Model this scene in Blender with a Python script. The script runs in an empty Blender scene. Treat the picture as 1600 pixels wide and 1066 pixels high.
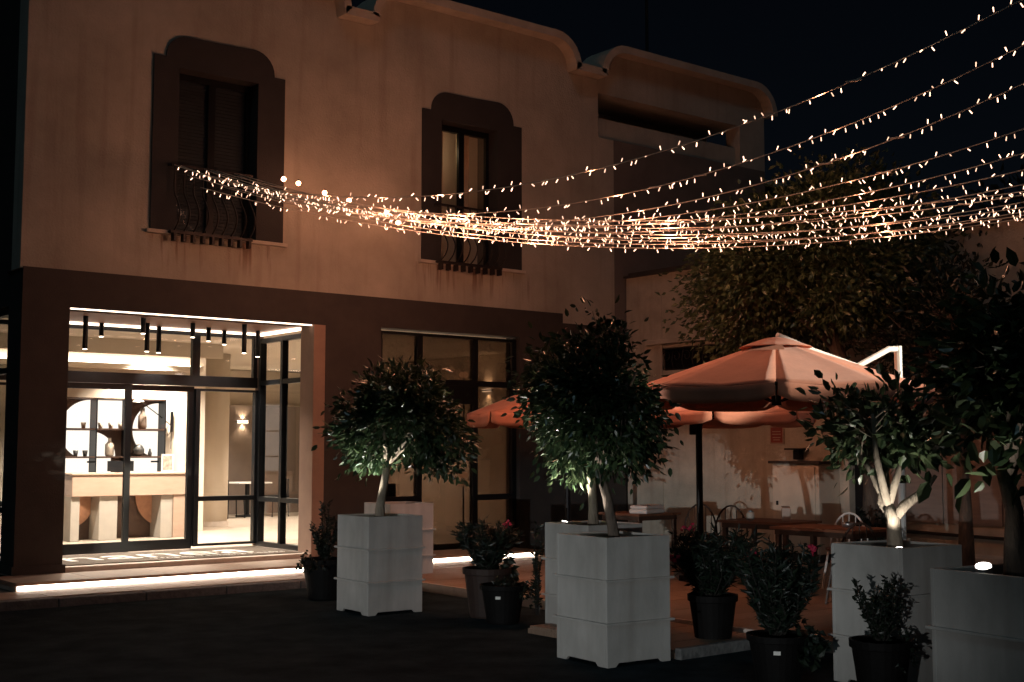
import bpy, bmesh, math, random
from mathutils import Vector, Matrix, Quaternion
R = math.radians
rnd = random.Random(7)
scene = bpy.context.scene
C = scene.collection

# ------------------------------------------------------------------ camera, world, moon, exposure
cam_d = bpy.data.cameras.new('camera'); cam = bpy.data.objects.new('camera', cam_d); C.objects.link(cam)
cam_d.sensor_width = 36.0; cam_d.lens = 36.0 * 1984.4 / 1600.0
cam_d.clip_start = 0.1; cam_d.clip_end = 2000
cam.location = (0, 0, 1.6)
cam.rotation_euler = (R(90 + 4.903), 0, R(51.376 - 90))
scene.camera = cam
world = bpy.data.worlds.new('World'); scene.world = world; world.use_nodes = True
wn = world.node_tree
sky = wn.nodes.new('ShaderNodeTexSky'); sky.sky_type = 'NISHITA'; sky.sun_disc = False; sky.ozone_density = 0.25; sky.air_density = .8
MOON_EL, MOON_AZ = 48.0, 222.0          # a weak moon, high behind the camera
sky.sun_elevation = R(MOON_EL); sky.sun_rotation = R(MOON_AZ)
bg = wn.nodes['Background']; wn.links.new(sky.outputs[0], bg.inputs[0]); bg.inputs[1].default_value = 0.00075
sun_d = bpy.data.lights.new('moon', 'SUN'); sun_d.energy = 0.10; sun_d.angle = R(12); sun_d.color = (.55, .86, 1)
sun = bpy.data.objects.new('moon', sun_d); C.objects.link(sun)
az = R(MOON_AZ); dv = Vector((-math.sin(az) * math.cos(R(MOON_EL)), -math.cos(az) * math.cos(R(MOON_EL)), -math.sin(R(MOON_EL))))
sun.rotation_euler = dv.to_track_quat('-Z', 'Y').to_euler()
scene.view_settings.view_transform = 'Standard'; scene.view_settings.look = 'None'
scene.view_settings.exposure = 0.0; scene.view_settings.gamma = 1.0; scene.view_settings.use_curve_mapping = False
scene.render.engine = 'CYCLES'
cy = scene.cycles
cy.use_denoising = True
try: cy.denoiser = 'OPENIMAGEDENOISE'; cy.denoising_input_passes = 'RGB_ALBEDO_NORMAL'
except Exception: pass
cy.max_bounces = 7; cy.diffuse_bounces = 3; cy.glossy_bounces = 3; cy.transmission_bounces = 4; cy.transparent_max_bounces = 10
cy.sample_clamp_indirect = 3.0; cy.caustics_reflective = False; cy.caustics_refractive = False

# ------------------------------------------------------------------ materials
MATS = {}
def nodes_of(name):
    m = bpy.data.materials.new(name); m.use_nodes = True
    nt = m.node_tree; return m, nt, nt.nodes['Principled BSDF']
def surf(name, c1, c2=None, scale=6.0, rough=.6, bump=.0, bscale=60.0, metal=0.0, spec=.5, stretch=(1, 1, 1), rand=0.0, rough2=None, streak=0.0, streak_col=(.1, .07, .05), sheen=0.0):
    if name in MATS: return MATS[name]
    m, nt, p = nodes_of(name); N = nt.nodes; L = nt.links
    tc = N.new('ShaderNodeTexCoord'); mp = N.new('ShaderNodeMapping'); mp.inputs['Scale'].default_value = stretch
    L.new(tc.outputs['Object'], mp.inputs[0])
    nz = N.new('ShaderNodeTexNoise'); nz.inputs['Scale'].default_value = scale; nz.inputs['Detail'].default_value = 7; nz.inputs['Roughness'].default_value = .62
    L.new(mp.outputs[0], nz.inputs['Vector'])
    rp = N.new('ShaderNodeValToRGB'); rp.color_ramp.elements[0].position = .33; rp.color_ramp.elements[1].position = .68
    c2 = c2 or tuple(x * .8 for x in c1)
    rp.color_ramp.elements[0].color = (*c2, 1); rp.color_ramp.elements[1].color = (*c1, 1)
    L.new(nz.outputs['Fac'], rp.inputs[0]); col = rp.outputs[0]
    if streak > 0:
        mp2 = N.new('ShaderNodeMapping'); mp2.inputs['Scale'].default_value = (3.2, 3.2, .22); L.new(tc.outputs['Object'], mp2.inputs[0])
        n2 = N.new('ShaderNodeTexNoise'); n2.inputs['Scale'].default_value = 2.0; n2.inputs['Detail'].default_value = 5; L.new(mp2.outputs[0], n2.inputs['Vector'])
        r2 = N.new('ShaderNodeValToRGB'); r2.color_ramp.elements[0].position = .52; r2.color_ramp.elements[1].position = .78
        r2.color_ramp.elements[0].color = (0, 0, 0, 1); r2.color_ramp.elements[1].color = (streak, streak, streak, 1); L.new(n2.outputs['Fac'], r2.inputs[0])
        mx = N.new('ShaderNodeMix'); mx.data_type = 'RGBA'; L.new(r2.outputs[0], mx.inputs[0]); L.new(col, mx.inputs[6]); mx.inputs[7].default_value = (*streak_col, 1)
        col = mx.outputs[2]
    if rand > 0:
        oi = N.new('ShaderNodeObjectInfo'); mr = N.new('ShaderNodeMapRange'); mr.inputs[3].default_value = 1 - rand; mr.inputs[4].default_value = 1 + rand
        L.new(oi.outputs['Random'], mr.inputs[0])
        hs = N.new('ShaderNodeHueSaturation'); L.new(mr.outputs[0], hs.inputs['Value']); L.new(col, hs.inputs['Color']); col = hs.outputs[0]
    L.new(col, p.inputs['Base Color'])
    p.inputs['Metallic'].default_value = metal; p.inputs['Specular IOR Level'].default_value = spec
    if rough2 is not None:
        mr = N.new('ShaderNodeMapRange'); mr.inputs[3].default_value = rough; mr.inputs[4].default_value = rough2; L.new(nz.outputs['Fac'], mr.inputs[0]); L.new(mr.outputs[0], p.inputs['Roughness'])
    else: p.inputs['Roughness'].default_value = rough
    if sheen: p.inputs['Sheen Weight'].default_value = sheen
    if bump > 0:
        nb = N.new('ShaderNodeTexNoise'); nb.inputs['Scale'].default_value = bscale; nb.inputs['Detail'].default_value = 5; L.new(mp.outputs[0], nb.inputs['Vector'])
        b = N.new('ShaderNodeBump'); b.inputs['Strength'].default_value = bump; b.inputs['Distance'].default_value = .02; L.new(nb.outputs['Fac'], b.inputs['Height']); L.new(b.outputs[0], p.inputs['Normal'])
    MATS[name] = m; return m
def glow(name, col, strength):
    if name in MATS: return MATS[name]
    m = bpy.data.materials.new(name); m.use_nodes = True; nt = m.node_tree; nt.nodes.clear()
    e = nt.nodes.new('ShaderNodeEmission'); o = nt.nodes.new('ShaderNodeOutputMaterial')
    e.inputs[0].default_value = (*col, 1); e.inputs[1].default_value = strength; nt.links.new(e.outputs[0], o.inputs[0])
    MATS[name] = m; return m
def glass(name, tint=(.95, .96, .95), ior=1.5):
    if name in MATS: return MATS[name]
    m = bpy.data.materials.new(name); m.use_nodes = True; nt = m.node_tree; nt.nodes.clear(); N = nt.nodes; L = nt.links
    o = N.new('ShaderNodeOutputMaterial'); t = N.new('ShaderNodeBsdfTransparent'); g = N.new('ShaderNodeBsdfGlossy'); f = N.new('ShaderNodeFresnel'); mx = N.new('ShaderNodeMixShader')
    t.inputs[0].default_value = (*tint, 1); g.inputs['Roughness'].default_value = .02; f.inputs[0].default_value = ior
    ge = N.new('ShaderNodeNewGeometry'); iv = N.new('ShaderNodeMath'); iv.operation = 'SUBTRACT'; iv.inputs[0].default_value = 1; L.new(ge.outputs['Backfacing'], iv.inputs[1]); ml = N.new('ShaderNodeMath'); ml.operation = 'MULTIPLY'; L.new(f.outputs[0], ml.inputs[0]); L.new(iv.outputs[0], ml.inputs[1])
    L.new(ml.outputs[0], mx.inputs[0]); L.new(t.outputs[0], mx.inputs[1]); L.new(g.outputs[0], mx.inputs[2]); L.new(mx.outputs[0], o.inputs[0])
    MATS[name] = m; return m
def leafmat(name, c1, c2, rough=.38, trans=.12):
    if name in MATS: return MATS[name]
    m, nt, p = nodes_of(name); N = nt.nodes; L = nt.links
    ge = N.new('ShaderNodeNewGeometry'); rp = N.new('ShaderNodeValToRGB')
    rp.color_ramp.elements[0].color = (*c1, 1); rp.color_ramp.elements[1].color = (*c2, 1); L.new(ge.outputs['Random Per Island'], rp.inputs[0]); L.new(rp.outputs[0], p.inputs['Base Color'])
    p.inputs['Roughness'].default_value = rough; p.inputs['Specular IOR Level'].default_value = .5
    tr = N.new('ShaderNodeBsdfTranslucent'); L.new(rp.outputs[0], tr.inputs[0]); mx = N.new('ShaderNodeMixShader'); mx.inputs[0].default_value = trans
    out = N['Material Output']; L.new(p.outputs[0], mx.inputs[1]); L.new(tr.outputs[0], mx.inputs[2]); L.new(mx.outputs[0], out.inputs[0])
    MATS[name] = m; return m

plaster = surf('plaster_peach', (.50, .46, .385), (.35, .32, .265), 1.0, .9, .5, 45, streak=.5, streak_col=(.26, .20, .15))
def sill_drips(m):
    nt = m.node_tree; N = nt.nodes; L = nt.links; p = N['Principled BSDF']; old = p.inputs['Base Color'].links[0].from_socket
    tc = N.new('ShaderNodeTexCoord'); sp = N.new('ShaderNodeSeparateXYZ'); L.new(tc.outputs['Object'], sp.inputs[0])
    def rng(sock, a, b, c, d):
        r = N.new('ShaderNodeMapRange'); r.interpolation_type = 'SMOOTHSTEP'; r.inputs[1].default_value = a; r.inputs[2].default_value = b; r.inputs[3].default_value = c; r.inputs[4].default_value = d; L.new(sock, r.inputs[0]); return r.outputs[0]
    def mul(a, b, op='MULTIPLY'):
        q = N.new('ShaderNodeMath'); q.operation = op; L.new(a, q.inputs[0]); L.new(b, q.inputs[1]); return q.outputs[0]
    mp = N.new('ShaderNodeMapping'); mp.inputs['Scale'].default_value = (7, 7, .5); L.new(tc.outputs['Object'], mp.inputs[0])
    nz = N.new('ShaderNodeTexNoise'); nz.inputs['Scale'].default_value = 1.6; nz.inputs['Detail'].default_value = 4; L.new(mp.outputs[0], nz.inputs['Vector'])
    st = rng(nz.outputs['Fac'], .50, .66, 0, .8)
    xm = mul(mul(rng(sp.outputs[0], 6.45, 6.6, 0, 1), rng(sp.outputs[0], 8.6, 8.75, 1, 0)), mul(rng(sp.outputs[0], 10.75, 10.95, 0, 1), rng(sp.outputs[0], 13.0, 13.2, 1, 0)), 'ADD')
    zm = mul(rng(sp.outputs[2], 3.85, 4.42, 0, 1), rng(sp.outputs[2], 4.46, 4.48, 1, 0))
    fac = mul(st, mul(xm, zm)); mx = N.new('ShaderNodeMix'); mx.data_type = 'RGBA'; L.new(fac, mx.inputs[0]); L.new(old, mx.inputs[6]); mx.inputs[7].default_value = (.15, .075, .05, 1); L.new(mx.outputs[2], p.inputs['Base Color'])
sill_drips(plaster)
plaster_w = surf('plaster_wing', (.54, .49, .40), (.38, .34, .28), 2.2, .9, .35, 30, streak=.5, streak_col=(.27, .21, .16))
brown = surf('paint_brown', (.052, .043, .039), (.036, .031, .029), 2.5, .75, .2, 60)
surround_m = surf('paint_surround', (.036, .033, .033), (.026, .025, .026), 3, .8, .2, 60)
coping_m = surf('coping_plaster', (.56, .50, .42), (.42, .37, .30), 3, .9, .3, 40)
jamb_m = surf('paint_jamb', (.36, .24, .18), (.30, .20, .155), 4, .8)
metal_k = surf('frame_black', (.006, .008, .010), (.004, .005, .007), 8, .42, spec=.3)
iron = surf('iron_dark', (.05, .042, .04), (.03, .025, .025), 30, .55, .2, 90, metal=.5)
stone = surf('stone_step', (.62, .53, .46), (.50, .42, .36), 9, .5, .08, 60, rand=.06)
paving = surf('paving_brown', (.34, .23, .165), (.24, .16, .115), 14, .55, .25, 60, stretch=(1, 6, 1), rand=.22)
kerb_m = surf('kerb_stone', (.16, .16, .155), (.08, .08, .08), 10, .85, .6, 30, rand=.15)
asphalt = surf('asphalt', (.026, .044, .054), (.008, .016, .021), 2.6, .95, 1.0, 90, spec=.06)
white_p = surf('planter_white', (.50, .485, .46), (.34, .33, .31), 2.6, .6, .12, 24, stretch=(1, 1, .55), streak=.55, streak_col=(.27, .245, .22), rand=.05)
soil = surf('soil', (.05, .035, .025), (.025, .018, .013), 20, .95, 1, 40)
bark_l = surf('bark_pale', (.30, .25, .19), (.15, .12, .09), 12, .85, .7, 45, stretch=(1, 1, .35))
bark_d = surf('bark_dark', (.16, .12, .09), (.07, .055, .045), 14, .9, .8, 45, stretch=(1, 1, .3))
stem_m = surf('stem_dark', (.018, .016, .012), (.010, .009, .007), 14, .9)
potm = surf('pot_plastic_dark', (.006, .0055, .0055), (.004, .0035, .0035), 8, .7, .1, 60, spec=.15)
pot_t = surf('pot_terracotta', (.035, .016, .011), (.022, .011, .008), 8, .7, .2, 60)
canvas = surf('canvas_terracotta', (.64, .25, .155), (.56, .21, .13), 5, .85, .10, 26, sheen=.2)
wood_t = surf('wood_table', (.20, .085, .045), (.13, .055, .03), 5, .5, .1, 50, stretch=(8, 1, 1))
wood_d = surf('wood_dark', (.07, .035, .022), (.045, .024, .016), 6, .5)
wood_c = surf('desk_wood', (.46, .33, .255), (.39, .275, .21), 3, .45, stretch=(1, 1, 4))
soffit_m = surf('soffit_wood', (.27, .105, .055), (.20, .078, .04), 3, .5, stretch=(.6, 8, 1))
cream = surf('wall_cream', (.72, .63, .53), (.68, .59, .49), 3, .85)
taupe = surf('wall_taupe', (.20, .155, .13), (.17, .13, .11), 3, .8)
floor_i = surf('floor_inside', (.52, .44, .36), (.45, .37, .30), 2, .28)
greyw = surf('desk_grey', (.42, .38, .33), (.36, .33, .29), 5, .6)
mat_m = surf('doormat', (.16, .13, .105), (.12, .10, .08), 60, .95, .6, 220)
paint_w = surf('paint_white', (.80, .78, .74), (.72, .70, .66), 5, .6)
shutter_m = surf('shutter_dark', (.018, .024, .03), (.012, .016, .02), 5, .6)
curtain_m = surf('curtain', (.62, .50, .37), (.52, .41, .30), 4, .9)
ceram = surf('ceramic', (.55, .48, .40), (.42, .36, .30), 12, .5)
ceram_d = surf('ceramic_dark', (.05, .05, .05), (.03, .03, .03), 12, .4)
pane = glass('window_glass')
wire_m = surf('wire_cream', (.80, .70, .58), None, 20, .6)
red_m = surf('sign_red', (.28, .05, .035), (.20, .04, .03), 30, .6)
pink = surf('petal_pink', (.55, .03, .09), (.38, .015, .05), 30, .6)
steel = surf('lamp_steel', (.5, .5, .5), (.4, .4, .4), 20, .35, metal=.9)
WARM = (1, .66, .40)
led = glow('led_strip', (1, .80, .64), 17.0)
cove_g = glow('cove_strip', (1, .82, .66), 26.0)
led_soft = glow('led_line', (1, .76, .58), 5.0)
panel_g = glow('shelf_backlight', (1, .88, .77), 1.5)
bulb_g = glow('fairy_bulb', (1, .58, .38), 5.0)
_nt = bulb_g.node_tree; _oi = _nt.nodes.new('ShaderNodeObjectInfo'); _mr = _nt.nodes.new('ShaderNodeMapRange'); _mr.inputs[3].default_value = 1.6; _mr.inputs[4].default_value = 6.0
_nt.links.new(_oi.outputs['Random'], _mr.inputs[0]); _nt.links.new(_mr.outputs[0], [n for n in _nt.nodes if n.type == 'EMISSION'][0].inputs[1])
globe_g = glow('globe_bulb', (1, .40, .20), 34.0)
spot_g = glow('spot_face', (1, .93, .84), 14.0)
down_g = glow('downlight_face', (1, .80, .60), 12.0)
shade_g = glow('lamp_shade_lit', (1, .50, .26), 1.1)
dim_pane = glass('window_glass_dim', (.28, .24, .21))  # dark tint added to dim the lit room behind the lower window

# ------------------------------------------------------------------ mesh helpers
class MB:
    def __init__(s): s.v = []; s.f = []
    def add(s, vs, fs):
        b = len(s.v); s.v += [tuple(q) for q in vs]; s.f += [tuple(b + i for i in f) for f in fs]; return s
    def box(s, x0, x1, y0, y1, z0, z1):
        return s.add([(x0, y0, z0), (x1, y0, z0), (x1, y1, z0), (x0, y1, z0), (x0, y0, z1), (x1, y0, z1), (x1, y1, z1), (x0, y1, z1)],
                     [(0, 3, 2, 1), (4, 5, 6, 7), (0, 1, 5, 4), (1, 2, 6, 5), (2, 3, 7, 6), (3, 0, 4, 7)])
    def prism(s, poly, a, b, axis='y'):
        def P(u, w, t): return {'y': (u, t, w), 'x': (t, u, w), 'z': (u, w, t)}[axis]
        n = len(poly); vs = [P(u, w, a) for u, w in poly] + [P(u, w, b) for u, w in poly]
        fs = [tuple(range(n)), tuple(range(2 * n - 1, n - 1, -1))] + [(i, (i + 1) % n, n + (i + 1) % n, n + i) for i in range(n)]
        return s.add(vs, fs)
    def tube(s, path, rad, n=8, cap=True):
        path = [Vector(p) for p in path]; m = len(path)
        if not isinstance(rad, (list, tuple)): rad = [rad] * m
        up = None; vs = []; fs = []
        for i, p in enumerate(path):
            t = (path[min(i + 1, m - 1)] - path[max(i - 1, 0)]).normalized()
            if up is None:
                up = Vector((0, 0, 1)) if abs(t.z) < .9 else Vector((1, 0, 0))
            a = t.cross(up)
            if a.length < 1e-5: a = t.cross(Vector((0, 1, 0)))
            a.normalize(); b = t.cross(a).normalized(); up = -b if b.dot(up) < 0 else b
            for k in range(n):
                an = 2 * math.pi * k / n; vs.append(p + a * (rad[i] * math.cos(an)) + b * (rad[i] * math.sin(an)))
        for i in range(m - 1):
            for k in range(n): fs.append((i * n + k, i * n + (k + 1) % n, (i + 1) * n + (k + 1) % n, (i + 1) * n + k))
        if cap: fs.append(tuple(range(n - 1, -1, -1))); fs.append(tuple((m - 1) * n + k for k in range(n)))
        return s.add(vs, fs)
    def lathe(s, prof, n=20, c=(0, 0, 0), cap=True):
        vs = []; fs = []; m = len(prof)
        for r, z in prof:
            for k in range(n):
                an = 2 * math.pi * k / n; vs.append((c[0] + r * math.cos(an), c[1] + r * math.sin(an), c[2] + z))
        for i in range(m - 1):
            for k in range(n): fs.append((i * n + k, i * n + (k + 1) % n, (i + 1) * n + (k + 1) % n, (i + 1) * n + k))
        if cap: fs.append(tuple(range(n - 1, -1, -1))); fs.append(tuple((m - 1) * n + k for k in range(n)))
        return s.add(vs, fs)
    def mesh(s, name, mat, smooth=False, recalc=True):
        me = bpy.data.meshes.new(name); me.from_pydata(s.v, [], s.f); me.update()
        if recalc:
            bm = bmesh.new(); bm.from_mesh(me); bmesh.ops.recalc_face_normals(bm, faces=bm.faces); bm.to_mesh(me); bm.free()
        if smooth: me.polygons.foreach_set('use_smooth', [True] * len(me.polygons))
        if mat: me.materials.append(mat)
        return me
    def build(s, name, mat, parent=None, smooth=False, bevel=0, kind=None, recalc=True):
        return put(name, s.mesh(name, mat, smooth, recalc), parent, bevel=bevel, kind=kind)
def put(name, me, parent=None, loc=None, bevel=0, kind=None):
    o = bpy.data.objects.new(name, me); C.objects.link(o)
    if parent: o.parent = parent
    if loc is not None: o.location = loc
    if bevel:
        m = o.modifiers.new('bevel', 'BEVEL'); m.width = bevel; m.segments = 2; m.limit_method = 'ANGLE'; m.angle_limit = R(40)
    if kind: o['kind'] = kind
    return o
def tag(o, label, cat, group=None):
    o['label'] = label; o['category'] = cat
    if group: o['group'] = group
    return o
def thing(name, label, cat, loc=(0, 0, 0), rz=0, group=None):
    o = bpy.data.objects.new(name, None); C.objects.link(o); o.empty_display_size = .2
    o.location = loc; o.rotation_euler = (0, 0, R(rz)); return tag(o, label, cat, group)
def B(*a): return MB().box(*a)
def lamp(name, kind, loc, energy, color, parent=None, aim=None, size=.05, angle=60, blend=.4):
    d = bpy.data.lights.new(name, kind); d.energy = energy; d.color = color
    if kind == 'AREA': d.size = size
    else: d.shadow_soft_size = size
    if kind == 'SPOT': d.spot_size = R(angle); d.spot_blend = blend
    o = bpy.data.objects.new(name, d); C.objects.link(o); o.location = loc
    if parent: o.parent = parent
    if aim is not None: o.rotation_euler = (Vector(aim) - Vector(loc)).to_track_quat('-Z', 'Y').to_euler()
    return o
def struct(o): o['kind'] = 'structure'; return o

# ------------------------------------------------------------------ ground and paving
ZA = -0.10                                   # asphalt level; pavement and patio stand at 0
struct(B(-300, 400, -300, 400, ZA - .3, ZA).build('ground', asphalt))
pv = struct(B(-6, 8.86, 14.16, 15.95, -.25, -.03).build('pavement', paving))
t_me = B(0, .594, 0, .355, -.04, 0).mesh('paving_tile', paving)
for i in range(25):
    for j in range(2): put('paving_tile', t_me, pv, (-5.95 + i * .6, 14.18 + j * .36, rnd.uniform(-.002, .002)))
kerb = struct(B(-6, 8.86, 14.02, 14.14, -.3, -.045).build('kerb', kerb_m))
for i in range(15):
    x0 = -6 + i * .99; g = rnd.uniform(-.008, .004)
    B(x0, x0 + .98, 14.0, 14.15, -.2, -.004 + g).build('kerb_stone', kerb_m, kerb, bevel=.012)
patio = struct(B(8.9, 15.2, 5.2, 15.9, -.28, -.03).build('patio', paving))
B(8.86, 8.90, 5.2, 14.0, -.28, .002).build('edge_board', stone, patio)
p_me = [B(0, .894, 0, .294, -.05, 0).mesh('plank', paving), B(0, .447, 0, .294, -.05, 0).mesh('plank', paving)]
for j in range(36):
    y = 5.2 + j * .298; x = 8.905
    if j % 2: put('plank', p_me[1], patio, (x, y, 0)); x += .45
    while x < 14.8: put('plank', p_me[0], patio, (x, y, rnd.uniform(-.002, .002))); x += .9
sl = struct(B(7.62, 8.84, 7.42, 9.3, -.22, -.055).build('step_slab', paving))
B(7.62, 8.84, 7.34, 7.41, -.2, -.01).build('kerb_stone', kerb_m, sl, bevel=.008)
for k in range(6): B(7.63, 8.83, 7.43 + k * .31, 7.43 + k * .31 + .30, -.1, -.03).build('plank', paving, sl)

# entrance platforms with light strips under the nosing
def platform(x0, x1, y0, label):
    t = thing('entrance_platform', label, 'step', ((x0 + x1) / 2, y0, 0)); w = (x1 - x0) / 2
    n = max(1, round(2 * w / .9)); s = 2 * w / n
    B(-w + .02, w - .02, .06, 15.87 - y0, -.02, .045).build('base', stone, t)
    for i in range(n): B(-w + i * s + .002, -w + (i + 1) * s - .002, 0, 15.87 - y0, .052, .088).build('slab', stone_t, t, bevel=.004)
    B(-w + .03, w - .03, .012, .032, .003, .0505).build('light_strip', led, t)
    return t
stone_t = surf('stone_tread', (.36, .27, .21), (.28, .21, .165), 9, .5, .08, 60, rand=.08)
platform(4.72, 9.32, 14.93, 'long low stone step with a bright light strip before the glass entrance')
platform(9.95, 12.5, 14.98, 'short low stone step with a light strip below the dark framed window')

# ------------------------------------------------------------------ hotel building
YF = 15.9
bld = thing('hotel_building', 'two storey peach plastered building with curved parapet and dark brown ground floor', 'building', (0, 0, 0))
def arc(cx, cz, r, a0, a1, n=7): return [(cx + r * math.cos(R(a0 + (a1 - a0) * i / n)), cz + r * math.sin(R(a0 + (a1 - a0) * i / n))) for i in range(n + 1)]
prof1 = [(4.95, 8.45), (8.96, 8.45)] + arc(8.96, 8.03, .42, 90, 0)[1:] + [(9.40, 7.96), (9.98, 7.96)] + arc(10.42, 8.03, .42, 180, 90) + [(13.48, 8.45)] + arc(13.48, 8.03, .42, 90, 0)[1:] + [(13.92, 7.99), (14.60, 7.99)]
prof2 = [(14.62, 8.03)] + arc(15.09, 8.03, .46, 180, 90)[1:] + [(18.52, 8.49)] + arc(18.52, 8.03, .46, 90, 0)[1:]
m = MB()
W1, W2 = (6.95, 8.12), (11.28, 12.38); ZS, ZT = 4.50, 6.73
for x0, x1 in [(4.95, W1[0] - .02), (W1[1] + .02, W2[0] - .02), (W2[1] + .02, 14.61)]: m.box(x0, x1, YF, YF + .35, 3.84, 7.76)
for a, b in (W1, W2): m.box(a - .02, b + .02, YF, YF + .35, 3.84, ZS - .051); m.box(a - .02, b + .02, YF, YF + .35, ZT + .02, 7.76)
m.prism([(4.95, 7.76)] + prof1 + [(14.61, 7.76)], YF, YF + .35)
m.build('wall', plaster, bld)
m = MB()
upper_r = B(14.97, 18.98, YF, YF + .35, 3.0, 6.98).build('terrace_wall', surf('plaster_terrace_shade', (.20, .17, .15), (.15, .13, .115), 2, .85, .3, 40), bld)  # shade is put into this darker wall colour, beyond the string lights' reach
m.box(14.612, 14.968, YF, YF + .35, 3.0, 6.98); m.box(18.27, 18.98, YF, YF + .35, 6.98, 7.76)
m.prism([(14.612, 7.76)] + prof2 + [(18.98, 7.76)], YF, YF + .35)
m.box(14.612, 18.98, YF + 1.5, YF + 1.7, 6.2, 8.2); m.box(14.612, 18.98, YF + .35, YF + 1.5, 7.95, 8.1); m.box(14.612, 18.98, YF + .35, YF + 1.5, 6.3, 6.5)
m.build('loggia_wall', plaster, bld)
B(14.62, 18.265, YF + .12, YF + .20, 6.985, 7.36).build('loggia_panel', plaster, bld)
B(14.7, 18.2, YF + .5, YF + .56, 7.42, 7.48).build('loggia_rail', iron, bld)
def ribbon(poly, y0, y1, th):
    m = MB(); n = len(poly); off = []
    for i in range(n):
        a = Vector(poly[max(i - 1, 0)]); b = Vector(poly[min(i + 1, n - 1)]); d = (b - a).normalized(); off.append(Vector(poly[i]) + Vector((-d.y, d.x)) * th)
    for i in range(n - 1):
        (xa, za), (xb, zb) = poly[i], poly[i + 1]; (xc, zc), (xd, zd) = off[i], off[i + 1]
        m.add([(xa, y0, za), (xb, y0, zb), (xd, y0, zd), (xc, y0, zc), (xa, y1, za), (xb, y1, zb), (xd, y1, zd), (xc, y1, zc)],
              [(0, 1, 2, 3), (5, 4, 7, 6), (1, 0, 4, 5), (3, 2, 6, 7)] + ([(0, 3, 7, 4)] if i == 0 else []) + ([(2, 1, 5, 6)] if i == n - 2 else []))
    return m
ribbon([(x, z + .003) for x, z in prof1], YF - .24, YF + .42, .13).build('coping', coping_m, bld)
ribbon([(x, z + .003) for x, z in prof2], YF - .24, YF + .42, .13).build('coping', coping_m, bld)
# side wall of the corner (seen edge on) with its glazing
m = MB(); m.box(4.95, 5.25, YF + .351, 27, 3.84, 8.4); m.box(4.95, 5.2, 22, 27, -.1, 3.84); m.box(4.95, 5.2, YF + .5, 22, 3.40, 3.84); m.build('side_wall', brown, bld)
def frame_x(x, y0, y1, z0, z1, ys, zs, nm='side_glazing', lb=None):      # a glazed screen in the plane X = x
    f = MB(); w = .035
    for y in [y0 + w] + ys + [y1 - w]: f.box(x - .05, x + .05, y - w, y + w, z0, z1)
    for a, b in zip([y0] + ys, ys + [y1]):
        for z in [z0 + w] + zs + [z1 - w]: f.box(x - .048, x + .048, a + w * (1 if a in ys else 2), b - w * (1 if b in ys else 2), z - w, z + w)
    o = f.build(nm, metal_k, bld)
    for a, b in zip([y0] + ys, ys + [y1]):
        for c, d in zip([z0] + zs, zs + [z1]): B(x - .006, x + .006, a + w, b - w, c + w, d - w).build('pane', pane, o)
    return o
def frame_y(y, xs, zsegs, nm, w=.035, gl=None):                                     # a glazed screen in the plane Y = y; zsegs[i] = rail heights of bay i
    f = MB(); z0 = zsegs[0][0]; z1 = zsegs[0][-1]
    for x in xs: f.box(x - w, x + w, y - .05, y + .05, z0, z1)
    for (a, b), zz in zip(zip(xs, xs[1:]), zsegs):
        for z in zz: f.box(a + w, b - w, y - .048, y + .048, max(z0, z - w), min(z1, z + w))
    o = f.build(nm, metal_k, bld)
    for (a, b), zz in zip(zip(xs, xs[1:]), zsegs):
        for c, d in zip(zz, zz[1:]): B(a + w, b - w, y - .006, y + .006, c + w, d - w).build('pane', gl or pane, o)
    return o
frame_x(5.05, YF + .5, 21.9, .15, 3.38, [17.5, 19.0, 20.5], [.85, 2.6])
# ground floor
B(4.98, 5.57, YF - .02, YF + .48, .095, 3.86).build('pillar', brown, bld)
B(4.95, 5.60, YF - .05, YF + .50, .089, .19).build('pillar_base', brown, bld)
B(5.572, 9.26, YF - .02, YF + .36, 3.39, 3.86).build('lintel', brown, bld)
B(9.07, 9.26, YF - .015, YF + .36, .09, 3.388).build('jamb', jamb_m, bld)
m = MB(); m.box(9.262, 10.2, YF - .02, YF + .34, -.05, 3.86); m.box(10.2, 12.85, YF - .02, YF + .34, 3.42, 3.86); m.box(12.85, 13.77, YF - .02, YF + .34, -.05, 3.86)
m.box(13.772, 15.2, YF - .018, YF + .34, -.05, 3.70); m.build('ground_floor_wall', brown, bld)
B(13.772, 15.2, YF, YF + .34, 3.702, 3.838).build('wall_strip', plaster, bld)
# recessed entrance
B(5.3, 9.3, YF + .362, 17.62, 3.38, 3.5).build('soffit', soffit_m, bld)
for nm, a in [('light_line', (5.6, 9.06, YF + .03, YF + .055, 3.374, 3.388)), ('light_line', (5.6, 9.06, 17.55, 17.58, 3.345, 3.378)), ('light_line', (9.055, 9.085, YF + .37, 17.5, 3.33, 3.375))]:
    B(*a).build(nm, led_soft, bld)
B(4.99, 9.3, YF - .01, 17.75, .06, .15).build('entrance_floor', stone, bld, bevel=.004)
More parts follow.
